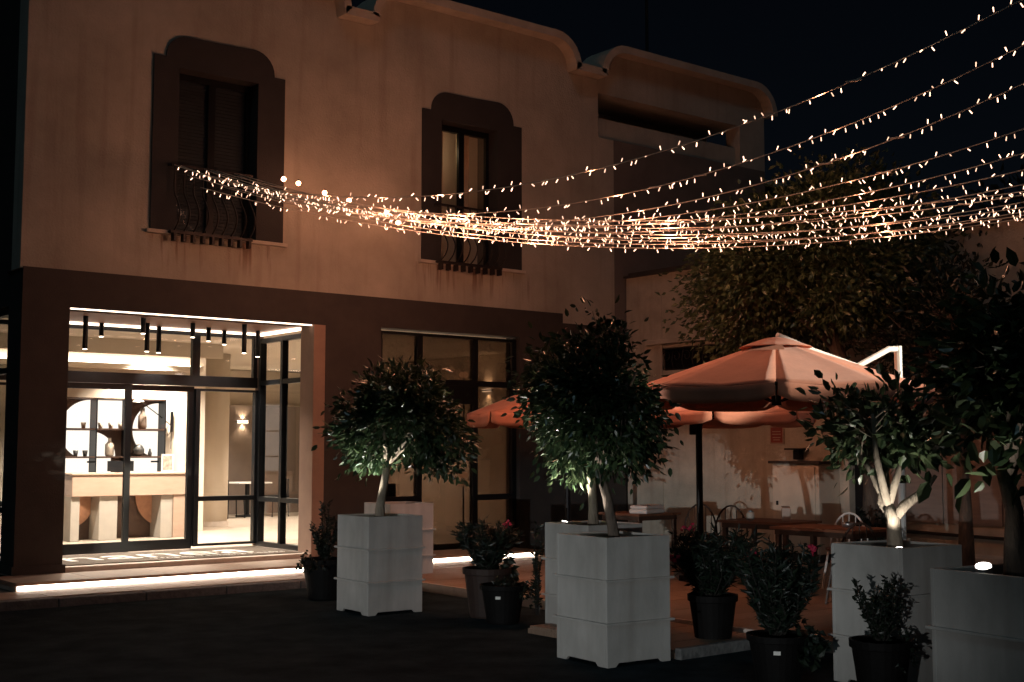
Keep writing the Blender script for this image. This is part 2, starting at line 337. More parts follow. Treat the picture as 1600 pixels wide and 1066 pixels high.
# glass doors with fixed lights
B(5.1, 9.1, 17.64, 17.76, 2.545, 2.70).build('door_transom', metal_k, bld)
up = MB()
for a, b in [(5.1, 6.1), (6.1, 8.10), (8.10, 9.10)]:
    up.box(a, a + .06, 17.66, 17.74, 2.701, 3.36); up.box(b - .06, b - .001, 17.66, 17.74, 2.701, 3.36); up.box(a + .06, b - .06, 17.665, 17.735, 3.30, 3.36)
o = up.build('fanlight', metal_k, bld)
for a, b in [(5.1, 6.1), (6.1, 8.10), (8.10, 9.10)]: B(a + .06, b - .06, 17.694, 17.706, 2.701, 3.30).build('pane', pane, o)
for x0, x1, y in [(6.10, 7.12, 17.68), (7.06, 8.10, 17.74)]:
    f = MB(); f.box(x0, x0 + .085, y - .03, y + .03, .156, 2.54); f.box(x1 - .085, x1, y - .03, y + .03, .156, 2.54); f.box(x0 + .085, x1 - .085, y - .03, y + .03, .156, .30); f.box(x0 + .085, x1 - .085, y - .03, y + .03, 2.46, 2.54)
    o = f.build('door', metal_k, bld); B(x0 + .085, x1 - .085, y - .005, y + .005, .30, 2.46).build('pane', pane, o)
    B(x0 + .40, x0 + .52, y - .012, y - .006, 1.42, 1.445).build('door_sticker', metal_k, o)
frame_y(17.70, [8.14, 9.11], [[.185, .88, 2.51]], 'sidelight'); frame_y(17.70, [5.1, 6.07], [[.185, .88, 2.51]], 'sidelight')
B(9.12, 9.20, 17.66, 17.76, .15, 3.38).build('corner_post', jamb_m, bld)
frame_x(9.17, YF + .37, 17.655, .15, 3.30, [16.93], [.86, 2.62])
# ten black pendant downlights
pend = [(6.08, 16.72, .44), (6.59, 17.50, .19), (6.78, 16.48, .21), (7.10, 17.11, .40), (7.43, 17.48, .38), (7.60, 16.71, .20), (8.06, 17.18, .20), (8.44, 17.45, .21), (8.25, 16.42, .41), (8.86, 17.19, .39)]
for i, (x, y, l) in enumerate(pend):
    side = ['leftmost', 'second from left', 'third from left', 'fourth from left', 'fifth from left', 'sixth from left', 'seventh from left', 'eighth from left', 'ninth from left', 'rightmost'][i]
    t = thing('pendant_downlight', '%s black cylinder downlight, %s, on the wooden entrance soffit' % ('long' if l > .3 else 'short', side), 'lamp', (x, y, 3.38 - l), 0, 'cylinder downlights over the entrance')
    MB().lathe([(.034, 0), (.034, l - .001)], 14).build('housing', metal_k, t, smooth=False)
    MB().lathe([(.028, -.006), (.028, .004)], 14).build('lens', down_g, t)
    lamp('pendant_light', 'SPOT', (x, y, 3.37 - l), 75, (1, .83, .67), None, (x, y, 0), .03, 100, .6)
# door mat with lettering
mt = thing('doormat', 'grey entrance mat with white resort lettering in front of the glass doors', 'doormat', (7.2, 16.75, .151))
B(-2.0, 1.83, -.70, .72, 0, .012).build('mat', mat_m, mt, bevel=.004)
def text(name, s, parent, loc, sx, sy, mat, rot=(0, 0, 0), depth=.002, ch=0):
    cu = bpy.data.curves.new(name, 'FONT'); cu.body = s; cu.size = 1; cu.extrude = depth; cu.space_character = 1.0 + ch
    o = bpy.data.objects.new(name, cu); C.objects.link(o); bpy.context.view_layer.update()
    me = bpy.data.meshes.new_from_object(o.evaluated_get(bpy.context.evaluated_depsgraph_get())); bpy.data.objects.remove(o)
    xs = [v.co.x for v in me.vertices]; ys = [v.co.y for v in me.vertices]; w = max(xs) - min(xs)
    for v in me.vertices: v.co.x = (v.co.x - min(xs)) / w * sx; v.co.y = v.co.y * sy
    me.materials.clear(); me.materials.append(mat); q = put(name, me, parent, loc); q.rotation_euler = rot; return q
text('lettering', 'ananea', mt, (-1.85, -.28, .015), 3.15, 1.15, paint_w)
text('small_lettering', 'Tropea Yachting Resort', mt, (-.30, -.52, .015), 1.95, .19, paint_w, ch=.15)

# lower window beside the entrance
frame_y(YF + .12, [10.24, 10.97, 12.03, 12.81], [[.03, .86, 2.64, 3.38], [.03, 2.36, 2.64, 3.38], [.03, .86, 2.64, 3.38]], 'window', .045, dim_pane)
B(11.02, 11.98, YF + .08, YF + .16, 2.40, 2.60).build('window_transom', metal_k, bld)

# upper windows
def surround_poly(x0, x1):
    zb, zsh, zt = ZS, 6.86, 7.18; r = .30
    return [(x0, zb), (x0, zsh), (x0 + .17, zsh)] + arc(x0 + .17 + r, zt - r, r, 180, 90)[1:] + arc(x1 - .17 - r - .02, zt - r, r + .02, 90, 0) + [(x1 - .17, zsh), (x1, zsh), (x1, zb)]
for k, (a, b) in enumerate((W1, W2)):
    x0, x1 = a - .36, b + .42 if k == 0 else b + .50
    outer = surround_poly(x0, x1); m = MB()
    left = [(x0, ZS), (x0, 6.86), (x0 + .17, 6.86)] + [p for p in outer if p[1] > 6.87 and p[0] < (a + b) / 2] + [((a + b) / 2, 7.18), ((a + b) / 2, ZT), (a, ZT), (a, ZS)]
    right = [(b, ZS), (b, ZT), ((a + b) / 2, ZT), ((a + b) / 2, 7.18)] + [p for p in outer if p[1] > 6.87 and p[0] > (a + b) / 2] + [(x1 - .17, 6.86), (x1, 6.86), (x1, ZS)]
    m.prism(left, YF - .035, YF - .002); m.prism(right, YF - .035, YF - .002); m.box(a - .018, a, YF - .002, YF + .34, ZS, ZT); m.box(b, b + .018, YF - .002, YF + .34, ZS, ZT); m.box(a, b, YF - .002, YF + .34, ZT, ZT + .018)
    w = m.build('window', surround_m, bld)
    B(x0 - .06, x1 + .06, YF - .07, YF + .30, ZS - .05, ZS).build('sill', coping_m, w, bevel=.006)
    f = MB()
    for x in (a + .03, (a + b) / 2, b - .03): f.box(x - (.03 if x != (a + b) / 2 else .05), x + (.03 if x != (a + b) / 2 else .05), YF + .20, YF + .26, ZS, ZT - .001)
    f.box(a + .06, (a + b) / 2 - .05, YF + .202, YF + .258, ZT - .09, ZT - .002); f.box((a + b) / 2 + .05, b - .06, YF + .202, YF + .258, ZT - .09, ZT - .002)
    f.build('frame', metal_k, w)
    for p, q in ((a + .06, (a + b) / 2 - .05), ((a + b) / 2 + .05, b - .06)): B(p, q, YF + .226, YF + .234, ZS, ZT - .09).build('pane', pane, w)
    if k == 0:
        n = 46
        for i in range(n): B(a + .01, b - .01, YF + .275, YF + .285 + .006 * (i % 2), ZS + i * (ZT - ZS) / n, ZS + (i + 1) * (ZT - ZS) / n - .006).build('shutter_slat', shutter_m, w)
    else:
        for p, q in ((a + .06, a + .33), ((a + b) / 2 + .06, (a + b) / 2 + .30)):
            pts = [(p + (q - p) * i / 30, YF + .42 + .03 * math.sin(i * 1.25)) for i in range(31)]
            m = MB(); m.add([(x, y, ZS + .05) for x, y in pts] + [(x, y, ZT) for x, y in pts], [(i, i + 1, 32 + i, 31 + i) for i in range(30)]); m.build('curtain', curtain_m, w, smooth=True, recalc=False)
        B(a - .3, b + .3, YF + .9, YF + .95, ZS - .2, ZT + .1).build('room_back', cream, w)
        m = MB(); m.box(a - .3, b + .3, YF + .351, YF + .899, ZS - .25, ZS - .201); m.box(a - .3, b + .3, YF + .351, YF + .899, ZT + .1, ZT + .14); m.box(a - .34, a - .3, YF + .351, YF + .899, ZS - .2, ZT + .1); m.box(b + .3, b + .34, YF + .351, YF + .899, ZS - .2, ZT + .1); m.build('room_side', taupe, w)
        lamp('room_lamp', 'POINT', ((a + b) / 2 - .2, YF + .65, ZT - .3), 2.2, (1, .72, .42), None, size=.05)
    # bellied balcony railing
    rl = MB(); xa, xb = a - .12, b - .10 if k == 0 else b + .02; yr = YF - .10
    rl.box(xa, xb, yr - .02, yr + .02, 5.36, 5.39); rail = rl.build('balcony_railing', iron, bld)
    B(xa, xb, yr - .04, yr + .02, 4.46, 4.50).build('bottom_rail', iron, rail)
    for x in (xa, xb): B(x - .015, x + .015, yr + .021, YF + .01, 5.362, 5.388).build('wall_bracket', iron, rail); B(x - .015, x + .015, yr + .021, YF + .01, 4.465, 4.495).build('wall_bracket', iron, rail)
    n = 9; path = [(0, 0, .86), (0, -.01, .76), (0, .0, .62), (0, -.02, .50), (0, -.13, .36), (0, -.20, .22), (0, -.15, .09), (0, -.03, .0)]
    # catmull smooth
    fine = []
    for i in range(len(path) - 1):
        p0, p1, p2, p3 = [Vector(path[max(0, min(len(path) - 1, i + j))]) for j in (-1, 0, 1, 2)]
        for t in (0, .25, .5, .75): fine.append(.5 * ((2 * p1) + (p2 - p0) * t + (2 * p0 - 5 * p1 + 4 * p2 - p3) * t * t + (3 * p1 - p0 - 3 * p2 + p3) * t ** 3))
    fine.append(Vector(path[-1])); bme = MB().tube(fine, .011, 6).mesh('baluster', iron, True)
    fme = B(-.018, .018, -.06, .03, -.10, 0).mesh('foot', iron)
    for i in range(n):
        x = xa + .05 + (xb - xa - .1) * i / (n - 1); put('baluster', bme, rail, (x, yr, 4.50)); put('foot', fme, rail, (x, yr - .005, 4.46))

# ------------------------------------------------------------------ interior
inn = MB(); inn.box(5.2, 15.1, 17.76, 27, .06, .146); inn.box(9.27, 15.1, YF + .345, 17.759, .06, .144); inn.build('interior_floor', floor_i, bld)
m = MB(); m.box(5.2, 9.95, 21.5, 21.6, .146, 3.44); m.box(9.95, 10.05, 21.5, 23.2, .146, 3.44); m.box(5.2, 15.1, 26.9, 27, .146, 3.44); m.box(15.0, 15.1, YF + .35, 26.9, .146, 3.44); m.build('interior_wall', cream, bld)
m = MB(); m.box(5.2, 15.1, 17.77, 27, 3.45, 3.55); m.box(9.32, 15.1, YF + .37, 17.769, 3.45, 3.55); m.build('interior_ceiling', cream, bld)
m = MB(); m.box(5.2, 9.95, 20.6, 20.7, 3.20, 3.449); m.build('cove_panel', cream, bld)
B(5.3, 9.9, 21.40, 21.47, 3.06, 3.10).build('cove_light', cove_g, bld)
B(5.3, 9.9, 21.30, 21.33, 3.02, 3.09).build('cove_lip', cream, bld)
B(5.3, 9.9, 21.30, 21.499, 2.995, 3.018).build('cove_shelf', cream, bld)
B(10.6, 14.9, 26.6, 26.65, .146, 2.62).build('wall_panel', taupe, bld)
MB().lathe([(.24, 0), (.24, 3.3)], 28, (10.85, 22.7, .147)).build('column', cream, bld, smooth=True)
MB().lathe([(.26, 0), (.26, .1)], 28, (10.85, 22.7, .147)).build('column_base', stone, bld, smooth=False)
for x, y in [(10.2, 19.4), (11.6, 24.3), (13.6, 21.9), (6.7, 19.0), (8.4, 19.0), (8.9, 20.9)]:
    MB().lathe([(.06, 0), (.06, .012)], 16, (x, y, 3.435)).build('ceiling_spot', down_g, bld)
    lamp('ceiling_spot_light', 'SPOT', (x, y, 3.42), 1150, (1, .86, .72), None, (x, y, 0), .06, 120, .6)
# shelf wall
sh = thing('display_shelf', 'backlit display shelf with round glowing panels behind the reception desk', 'shelf', (8.2, 21.4, .15))
X = lambda x: x - 8.2
Z = lambda z: z - .15
B(X(6.6), X(9.17), .06, .09, Z(.6), Z(2.48)).build('back_board', wood_d, sh)
fr = MB()
for x in (6.6, 7.25, 7.94, 8.50, 9.16): fr.box(X(x) - .012, X(x) + .012, -.22, .058, Z(.6), Z(2.48))
fr.build('upright', metal_k, sh)
for z in (.61, 1.04, 1.48, 1.95, 2.47):
    for a, b in ((6.612, 7.238), (7.262, 7.928), (7.952, 8.488), (8.512, 9.148)): B(X(a), X(b), -.215, .057, Z(z) - .012, Z(z) + .012).build('shelf_board', wood_d, sh)
g = MB()
def lit(a, b, c, d): g.box(X(a), X(b), .045, .058, Z(c), Z(d))
lit(7.96, 8.48, 1.97, 2.45); lit(7.27, 7.92, .63, 1.46); lit(7.96, 8.30, .63, 1.46); lit(8.52, 9.14, .63, 1.46); lit(6.63, 7.23, .63, 2.45)
def disc(cx, cz, r, a0, a1, zlo, zhi):
    pts = [(X(cx), Z(max(zlo, min(zhi, cz))))] + [(X(cx + r * math.cos(R(a0 + (a1 - a0) * i / 20))), Z(max(zlo, min(zhi, cz + r * math.sin(R(a0 + (a1 - a0) * i / 20)))))) for i in range(21)]
    g.prism(pts, .045, .058)
disc(7.92, 1.95, .50, 90, 180, 1.97, 2.45); disc(7.92, 1.94, .50, 180, 270, 1.49, 1.93); disc(7.955, 1.49, .42, 0, 90, 1.49, 1.93)
disc(9.14, 1.96, .46, 90, 180, 1.97, 2.45); disc(9.14, 1.94, .46, 180, 270, 1.49, 1.93)
g.build('backlight', panel_g, sh)
def pot_shape(name, label, cat, x, z, prof, mat, group=None):
    t = MB().lathe(prof, 18, (0, 0, 0)).build(name, mat, None, smooth=True); t.location = (x, 21.28, z + .013); return tag(t, label, cat, group)
cup = [(.030, 0), (.044, .10), (.040, .10), (.027, .015)]
for x, z, mt_, lb in [(7.75, 1.95, ceram, 'pale cup alone on the upper left shelf of the lit display'), (8.04, 1.95, ceram, 'first of three cups on the middle upper shelf of the display'), (8.22, 1.95, ceram, 'middle of three cups on the middle upper shelf of the display'), (8.39, 1.95, ceram, 'last of three cups on the middle upper shelf, nearest the bottle'), (7.63, 1.48, ceram_d, 'left dark cup on the lower left shelf of the display'), (7.79, 1.48, ceram_d, 'right dark cup on the lower left shelf of the display')]:
    pot_shape('cup', lb, 'cup', x, z, cup, mt_, 'cups on the display shelf')
pot_shape('vase', 'pale bottle vase on the middle lower shelf of the lit display', 'vase', 8.21, 1.48, [(.06, 0), (.075, .03), (.075, .20), (.03, .25), (.026, .31), (.03, .315)], ceram)
pot_shape('vase', 'tall brown bottle on the upper right shelf of the lit display', 'vase', 8.78, 1.95, [(.06, 0), (.075, .03), (.07, .22), (.035, .28), (.04, .36), (.036, .36)], surf('ceramic_brown', (.20, .15, .12), None, 9, .5))
pot_shape('bowl', 'dark round knotted ornament on the lower right display shelf', 'ornament', 8.72, 1.48, [(.05, 0), (.10, .06), (.10, .12), (.06, .19), (.02, .20)], ceram_d)
pot_shape('figurine', 'small dark figurine beside the round ornament on the display shelf', 'ornament', 8.93, 1.48, [(.03, 0), (.035, .05), (.02, .09), (.012, .13)], ceram_d)
# reception desk
dk = thing('reception_desk', 'peach wooden reception desk with round inlays and pale legs behind the doors', 'desk', (8.2, 20.2, .148))
B(-1.0, .95, -.02, .75, .71, 1.05).build('desk_apron', wood_c, dk, bevel=.006); B(-1.02, .97, -.04, .77, 1.051, 1.08).build('desk_top', wood_c, dk, bevel=.004)
B(.71, .948, 0, .70, 0, .709).build('desk_side', wood_c, dk)
for a, b in ((-1.0, -.86), (-.54, -.24), (.50, .705)): B(a, b, .02, .70, 0, .708).build('leg', greyw, dk, bevel=.004)
B(-.99, .70, .45, .47, 0, .707).build('desk_back', wood_d, dk)
for cx, r in ((-.90, .44), (.66, .44)):
    m = MB(); m.prism([(cx, .70)] + [(cx + r * math.cos(R(a)), .70 + r * math.sin(R(a)) * 1.15) for a in range(180, 361, 9)], .40, .43); m.build('round_inlay', surf('inlay', (.55, .30, .19), (.42, .22, .14), 12, .6, .1, 40), dk)
for x in (-.80, -.08, .58): lamp('under_desk_light', 'SPOT', (8.2 + x, 20.42, .84), 6, (1, .78, .56), None, (8.2 + x, 20.48, .2), .03, 110, .5)
t = thing('monitor', 'black computer screen on the reception desk', 'monitor', (8.15, 20.6, 1.229)); B(-.22, .22, 0, .03, .02, .19).build('screen', metal_k, t); B(-.08, .08, -.04, .08, 0, .019).build('stand', metal_k, t)
t = thing('picture', 'white framed picture standing on the right end of the desk', 'picture', (9.03, 20.75, 1.229)); B(-.11, .11, 0, .02, 0, .30).build('frame', paint_w, t); B(-.085, .085, -.005, -.001, .03, .27).build('print', surf('print', (.55, .47, .40), (.15, .12, .10), 14, .6), t)
t = thing('wall_lamp', 'black swing arm wall lamp on the cream wall beside the shelf', 'lamp', (9.40, 21.48, 1.6))
B(-.02, .02, -.03, 0, .32, .68).build('wall_plate', metal_k, t); MB().tube([(0, -.03, .42), (-.35, -.22, .62), (-.78, -.40, .86)], .008, 6).build('arm', metal_k, t)
MB().tube([(0, -.02, .34), (-.08, -.03, .25), (-.10, -.03, .38), (-.03, -.03, .46)], .005, 5).build('cord', metal_k, t); MB().tube([(0, -.02, .32), (-.01, -.02, .02)], .006, 5).build('cable', metal_k, t)
MB().lathe([(.03, .06), (.10, 0), (.095, 0), (.02, .05)], 16, (-.78, -.40, .82)).build('shade', paint_w, t)
MB().lathe([(.03, 0), (.03, .02)], 12, (-.78, -.40, .822)).build('bulb', down_g, t)
def sconce(x, y, z, lb, ax):
    t = thing('wall_sconce', lb, 'lamp', (x, y, z)); m = B(-.16, .16, -.06, 0, -.015, .015) if ax == 'y' else B(-.06, 0, -.16, .16, -.015, .015)
    m.build('bar', metal_k, t)
    for s in (-1, 1):
        (B(-.13, .13, -.045, -.015, s * .02 - .004, s * .02 + .004) if ax == 'y' else B(-.045, -.015, -.13, .13, s * .02 - .004, s * .02 + .004)).build('light', down_g, t)
        d = (0, -.05, s) if ax == 'y' else (-.05, 0, s)
        lamp('sconce_light', 'SPOT', (x + (0 if ax == 'y' else -.04), y + (-.04 if ax == 'y' else 0), z + s * .04), 22, (1, .74, .48), None, (x + d[0] * .1, y + d[1] * .1, z + s * 2), .03, 110, .7)
sconce(13.35, 26.6, 2.24, 'bright up and down wall sconce on the dark panel of the dining room', 'y')
sconce(14.98, 24.2, 2.2, 'wall sconce seen through the narrow side glazing of the entrance', 'x')
sconce(14.98, 19.5, 2.75, 'wall sconce seen through the right pane of the lower window', 'x')
def din_table(x, y, lb):
    t = thing('dining_table', lb, 'table', (x, y, .147), 0, 'dining tables inside'); B(-.4, .4, -.4, .4, .72, .75).build('table_top', paint_w, t, bevel=.004); MB().lathe([(.25, 0), (.25, .02), (.05, .04), (.05, .715)], 14).build('pedestal', metal_k, t)
    return t
din_table(13.0, 25.6, 'small white topped table in the dining room behind the sidelight'); din_table(13.3, 21.3, 'white topped table seen through the side glazing of the entrance'); din_table(11.6, 18.9, 'white topped table behind the lower window')
for x, y, rz, lb in [(12.45, 25.2, 90, 'dark dining chair left of the table behind the sidelight'), (13.5, 25.2, -90, 'dark dining chair right of the table behind the sidelight'), (13.2, 20.5, 180, 'dark dining chair before the table behind the side glazing')]:
    t = thing('dining_chair', lb, 'chair', (x, y, .147), rz, 'dark dining chairs inside'); B(-.21, .21, -.21, .21, .42, .46).build('seat', metal_k, t, bevel=.01)
    for a, b in ((-1, -1), (1, -1), (-1, 1), (1, 1)): MB().tube([(a * .2, b * .2, 0), (a * .18, b * .18, .42)], .015, 6).build('leg', metal_k, t)
    B(-.2, .2, .18, .21, .462, .82).build('backrest', metal_k, t, bevel=.01)
t = thing('floor_lamp', 'lamp with stacked glowing shades behind the lower window', 'lamp', (12.85, 17.4, .146))
MB().tube([(0, 0, 0), (0, 0, 2.8)], .015, 8).build('pole', metal_k, t)
for z in (.85, .98, 2.68): MB().lathe([(.05, 0), (.085, .03), (.085, .07), (.05, .10)], 14, (0, 0, z)).build('shade', shade_g, t, smooth=True)

# ------------------------------------------------------------------ wing building and its wall
XW = 15.22
wing = thing('wing_building', 'low peach side building with stained plaster wall behind the parasols', 'building', (XW, 0, 0))
m = MB(); m.box(0, .3, 11.3, YF - .03, -.05, 2.92); m.box(0, .3, 15.12, YF - .03, 2.92, 3.30); m.box(0, .3, 4, 12.5, 2.92, 3.30); m.box(0, .3, 4, YF - .03, 3.30, 4.56); m.box(0, .3, 4, 10.86, -.05, 2.92); m.box(0, .3, 10.86, 11.3, 2.2, 2.92)
m.build('wall', plaster_w, wing)
m = MB(); m.box(.05, 4, 4, YF - .03, 4.57, 4.66); m.box(-.07, .34, 4, YF - .03, 4.562, 4.60); m.build('roof', brown, wing)
B(-.10, .06, 4, 15.32, 3.36, 3.44).build('cornice', coping_m, wing, bevel=.01)
B(-.03, -.002, 15.0, 15.5, 0.0, 4.2).build('pilaster', plaster_w, wing)
B(.18, .22, 12.45, 15.15, 2.9, 3.32).build('grille_recess', metal_k, wing)
gr = MB()
gr.box(.02, .04, 12.5, 15.12, 2.93, 2.95); gr.box(.02, .04, 12.5, 15.12, 3.27, 3.29)
grille = gr.build('grille', iron, wing)
sc_path = [(.03, .10 * math.cos(R(a)) * (1 - a / 620), .10 * math.sin(R(a)) * (1 - a / 620) + .22) for a in range(0, 420, 30)]
s_me = MB().tube(sc_path, .008, 5).mesh('scroll', iron, True); s_me2 = MB().tube([(.03, 0, .02), (.03, .04, .15), (.03, .0, .33)], .009, 5).mesh('scroll_bar', iron, True)
for k in range(11): put('scroll', s_me, grille, (0, 12.65 + k * .23, 2.93)); put('scroll_bar', s_me2, grille, (0, 12.72 + k * .23, 2.93))
B(.12, .2, 10.87, 11.29, -.05, 2.2).build('dark_door', metal_k, wing)
MB().tube([(-.06, 4.2, .45), (-.06, 7, .43), (-.06, 10.4, .49)], .022, 8).build('pipe', iron, wing, smooth=True)
for k in range(7): B(-.03, -.005, 9.78 - k * .86, 9.78 - k * .86 + .84, .62, 2.5).build('wall_panel', surf('panel_grey', (.26, .21, .18), (.20, .16, .14), 2, .75, .1, 40, stretch=(1, 1, 9), rand=.1), wing)
B(-.42, 0, 4, 10.3, -.05, .24).build('low_bench', coping_m, wing, bevel=.01)
cb = thing('utility_cabinet', 'tall peach utility cabinet with a door standing against the stained wall', 'cabinet', (14.98, 11.88, 0))
B(-.24, .23, -.42, .42, .12, 1.40).build('body', jamb_w := surf('cabinet_paint', (.64, .55, .44), (.54, .46, .37), 3, .7, .15, 40), cb, bevel=.006); B(-.262, -.242, -.36, .38, .18, 1.36).build('door', jamb_w, cb, bevel=.004); B(-.29, .25, -.46, .46, 1.402, 1.44).build('top', brown, cb)
B(-.28, -.263, .30, .33, .80, .86).build('handle', metal_k, cb); B(-.22, .21, -.40, .40, 0, .118).build('plinth', brown, cb)
sg = thing('notice_sign', 'small dark red notice with pale lines above the utility cabinet', 'sign', (15.2, 12.58, 1.70))
B(-.012, .012, -.13, .13, -.01, .26).build('board', paint_w2 := surf('sign_border', (.40, .30, .24), None, 9, .7), sg); B(-.016, -.0125, -.11, .11, .01, .24).build('face', red_m, sg)
for k, (w_, z) in enumerate([(.08, .17), (.085, .13), (.075, .08), (.06, .045)]): B(-.019, -.0165, -w_, w_, z, z + .014).build('print_line', surf('sign_print', (.45, .33, .27), None, 9, .7), sg)
wl = thing('wall_lantern', 'unlit dark wall lantern bracket just above the utility cabinet', 'lamp', (15.2, 12.15, 1.46)); B(-.10, 0, -.06, .06, 0, .14).build('body', metal_k, wl, bevel=.01); B(-.20, .0, -.16, .14, .141, .165).build('cap', metal_k, wl)

# roof antenna and bracket
an = thing('roof_mast', 'thin antenna mast rising behind the far parapet', 'antenna', (17.4, 17.5, 8.2)); MB().tube([(0, 0, 0), (0, 0, 5)], .03, 8).build('pole', iron, an); MB().tube([(-.25, 0, 4.4), (.25, 0, 4.4)], .012, 6).build('crossbar', iron, an)
ch = thing('chimney_flue', 'pale bent flue pipe beyond the right end of the parapet', 'chimney', (20.6, 17.6, 7.0)); B(-.09, .09, -.09, .09, 0, 1.75).build('shaft', paint_w, ch); B(-.10, .42, -.10, .10, 1.752, 1.95).build('hood', paint_w, ch)
bk = thing('rear_roof_block', 'dark low rear building below the bent flue, mostly behind foliage', 'building', (20.9, 18.5, -.1)); B(-1.8, 5, -1.5, 5, 0, 7.15).build('wall', brown, bk); B(-1.9, 5.1, -1.6, 5.1, 7.152, 7.25).build('roof', coping_m, bk)

# ------------------------------------------------------------------ square planters
def planter(x, y, rz, label, s=.66, h=1.01):
    """x, y = the corner nearest the camera; the box runs along local +x and +y"""
    t = thing('planter', label, 'planter', (x, y, ZA), rz, 'white square planters'); w = .03; zs = [0.0, .335, .67, h]
    for k in range(3):
        z0, z1 = zs[k] + (.008 if k else 0), zs[k + 1] - .008 if k < 2 else h
        for side in range(4):
            L_ = s if side % 2 == 0 else s - 2 * w - .002; a = 0 if side % 2 == 0 else w + .001
            if k == 0: poly = [(a, .0), (a + .09, .0), (a + .12, .03), (a + L_ - .12, .03), (a + L_ - .09, 0), (a + L_, 0), (a + L_, z1), (a, z1)]
            else: poly = [(a, z0), (a + L_, z0), (a + L_, z1), (a, z1)]
            m = MB()
            if side == 0: m.prism(poly, 0, w, 'y')
            if side == 2: m.prism(poly, s - w, s, 'y')
            if side == 1: m.prism(poly, s - w, s, 'x')
            if side == 3: m.prism(poly, 0, w, 'x')
            m.build('side_panel', white_p, t, bevel=.004)
    for z in (.335, .67):
        m = MB(); e = .026
        m.box(-e, s + e, -e, .02, z - .0095, z + .0095); m.box(-e, s + e, s - .02, s + e, z - .0095, z + .0095); m.box(-e, .02, .02, s - .02, z - .0095, z + .0095); m.box(s - .02, s + e, .02, s - .02, z - .0095, z + .0095)
        m.build('moulding', white_p, t, bevel=.004)
    B(w, s - w, w, s - w, h - .30, h - .12).build('soil', soil, t)
    return t
def rot(rz, x, y): c, s = math.cos(R(rz)), math.sin(R(rz)); return c * x - s * y, s * x + c * y
PL = {}
for key, x, y, rz, lb in [('p1', 7.09, 11.24, -2, 'white planter of the left round tree, a lit spot shining behind its trunk'),
                          ('p2', 6.88, 7.42, -4, 'white planter in the middle foreground with warm right face and leaning trunk'),
                          ('p3', 7.78, 5.34, -5, 'grey planter holding the small tree with a bright white forked trunk'),
                          ('p4', 6.52, 3.70, -8, 'cut off planter at the right edge with a lit round lamp on its rim'),
                          ('p1b', 9.0, 13.76, -2, 'planter partly hidden behind the left tree planter, near the entrance step'),
                          ('p2b', 7.86, 8.72, -3, 'planter half hidden right behind the middle foreground planter')]:
    planter(x, y, rz, lb); cx, cyy = rot(rz, .33, .33); PL[key] = (x + cx, y + cyy, .79)

# ------------------------------------------------------------------ foliage helpers
def leaves(m, pts, size, width, jitter=.35, droop=.2, rs=rnd, fine=False):
    """one pointed folded leaf per point; pts = (position, outward dir)"""
    for p, d in pts:
        L = size * rs.uniform(1 - jitter, 1 + jitter); w = L * width
        d = (d + Vector((rs.gauss(0, .55), rs.gauss(0, .55), rs.gauss(-droop, .5)))).normalized()
        side = d.cross(Vector((rs.gauss(0, 1), rs.gauss(0, 1), rs.gauss(0, 1)))).normalized(); n = side.cross(d)
        a = p; t = p + d * L - n * (L * .16)
        if fine:
            def Q(u, v, lift): return p + d * (L * u) + side * (w * v) + n * (w * lift - L * .16 * u * u)
            m.add([a, Q(.22, .40, .10), Q(.60, .44, .12), t, Q(.60, -.44, .12), Q(.22, -.40, .10), Q(.24, 0, -.06), Q(.62, 0, -.06)],
                  [(0, 6, 1), (1, 6, 7, 2), (2, 7, 3), (0, 5, 6), (5, 4, 7, 6), (4, 3, 7)])
        else:
            k = p + d * (L * .48) - n * (w * .18)
            l = p + d * (L * .42) + side * (w * .5) + n * (w * .12); r = p + d * (L * .42) - side * (w * .5) + n * (w * .12)
            m.add([a, l, t, r, k], [(0, 4, 1), (1, 4, 2), (0, 3, 4), (3, 2, 4)])
def blob(c, rx, ry, rz, rs, shell=.5):
    while True:
        v = Vector((rs.uniform(-1, 1), rs.uniform(-1, 1), rs.uniform(-1, 1)))
        if v.length < 1 and v.length > shell * rs.random() ** .5: return v, Vector((c[0] + v.x * rx, c[1] + v.y * ry, c[2] + v.z * rz))
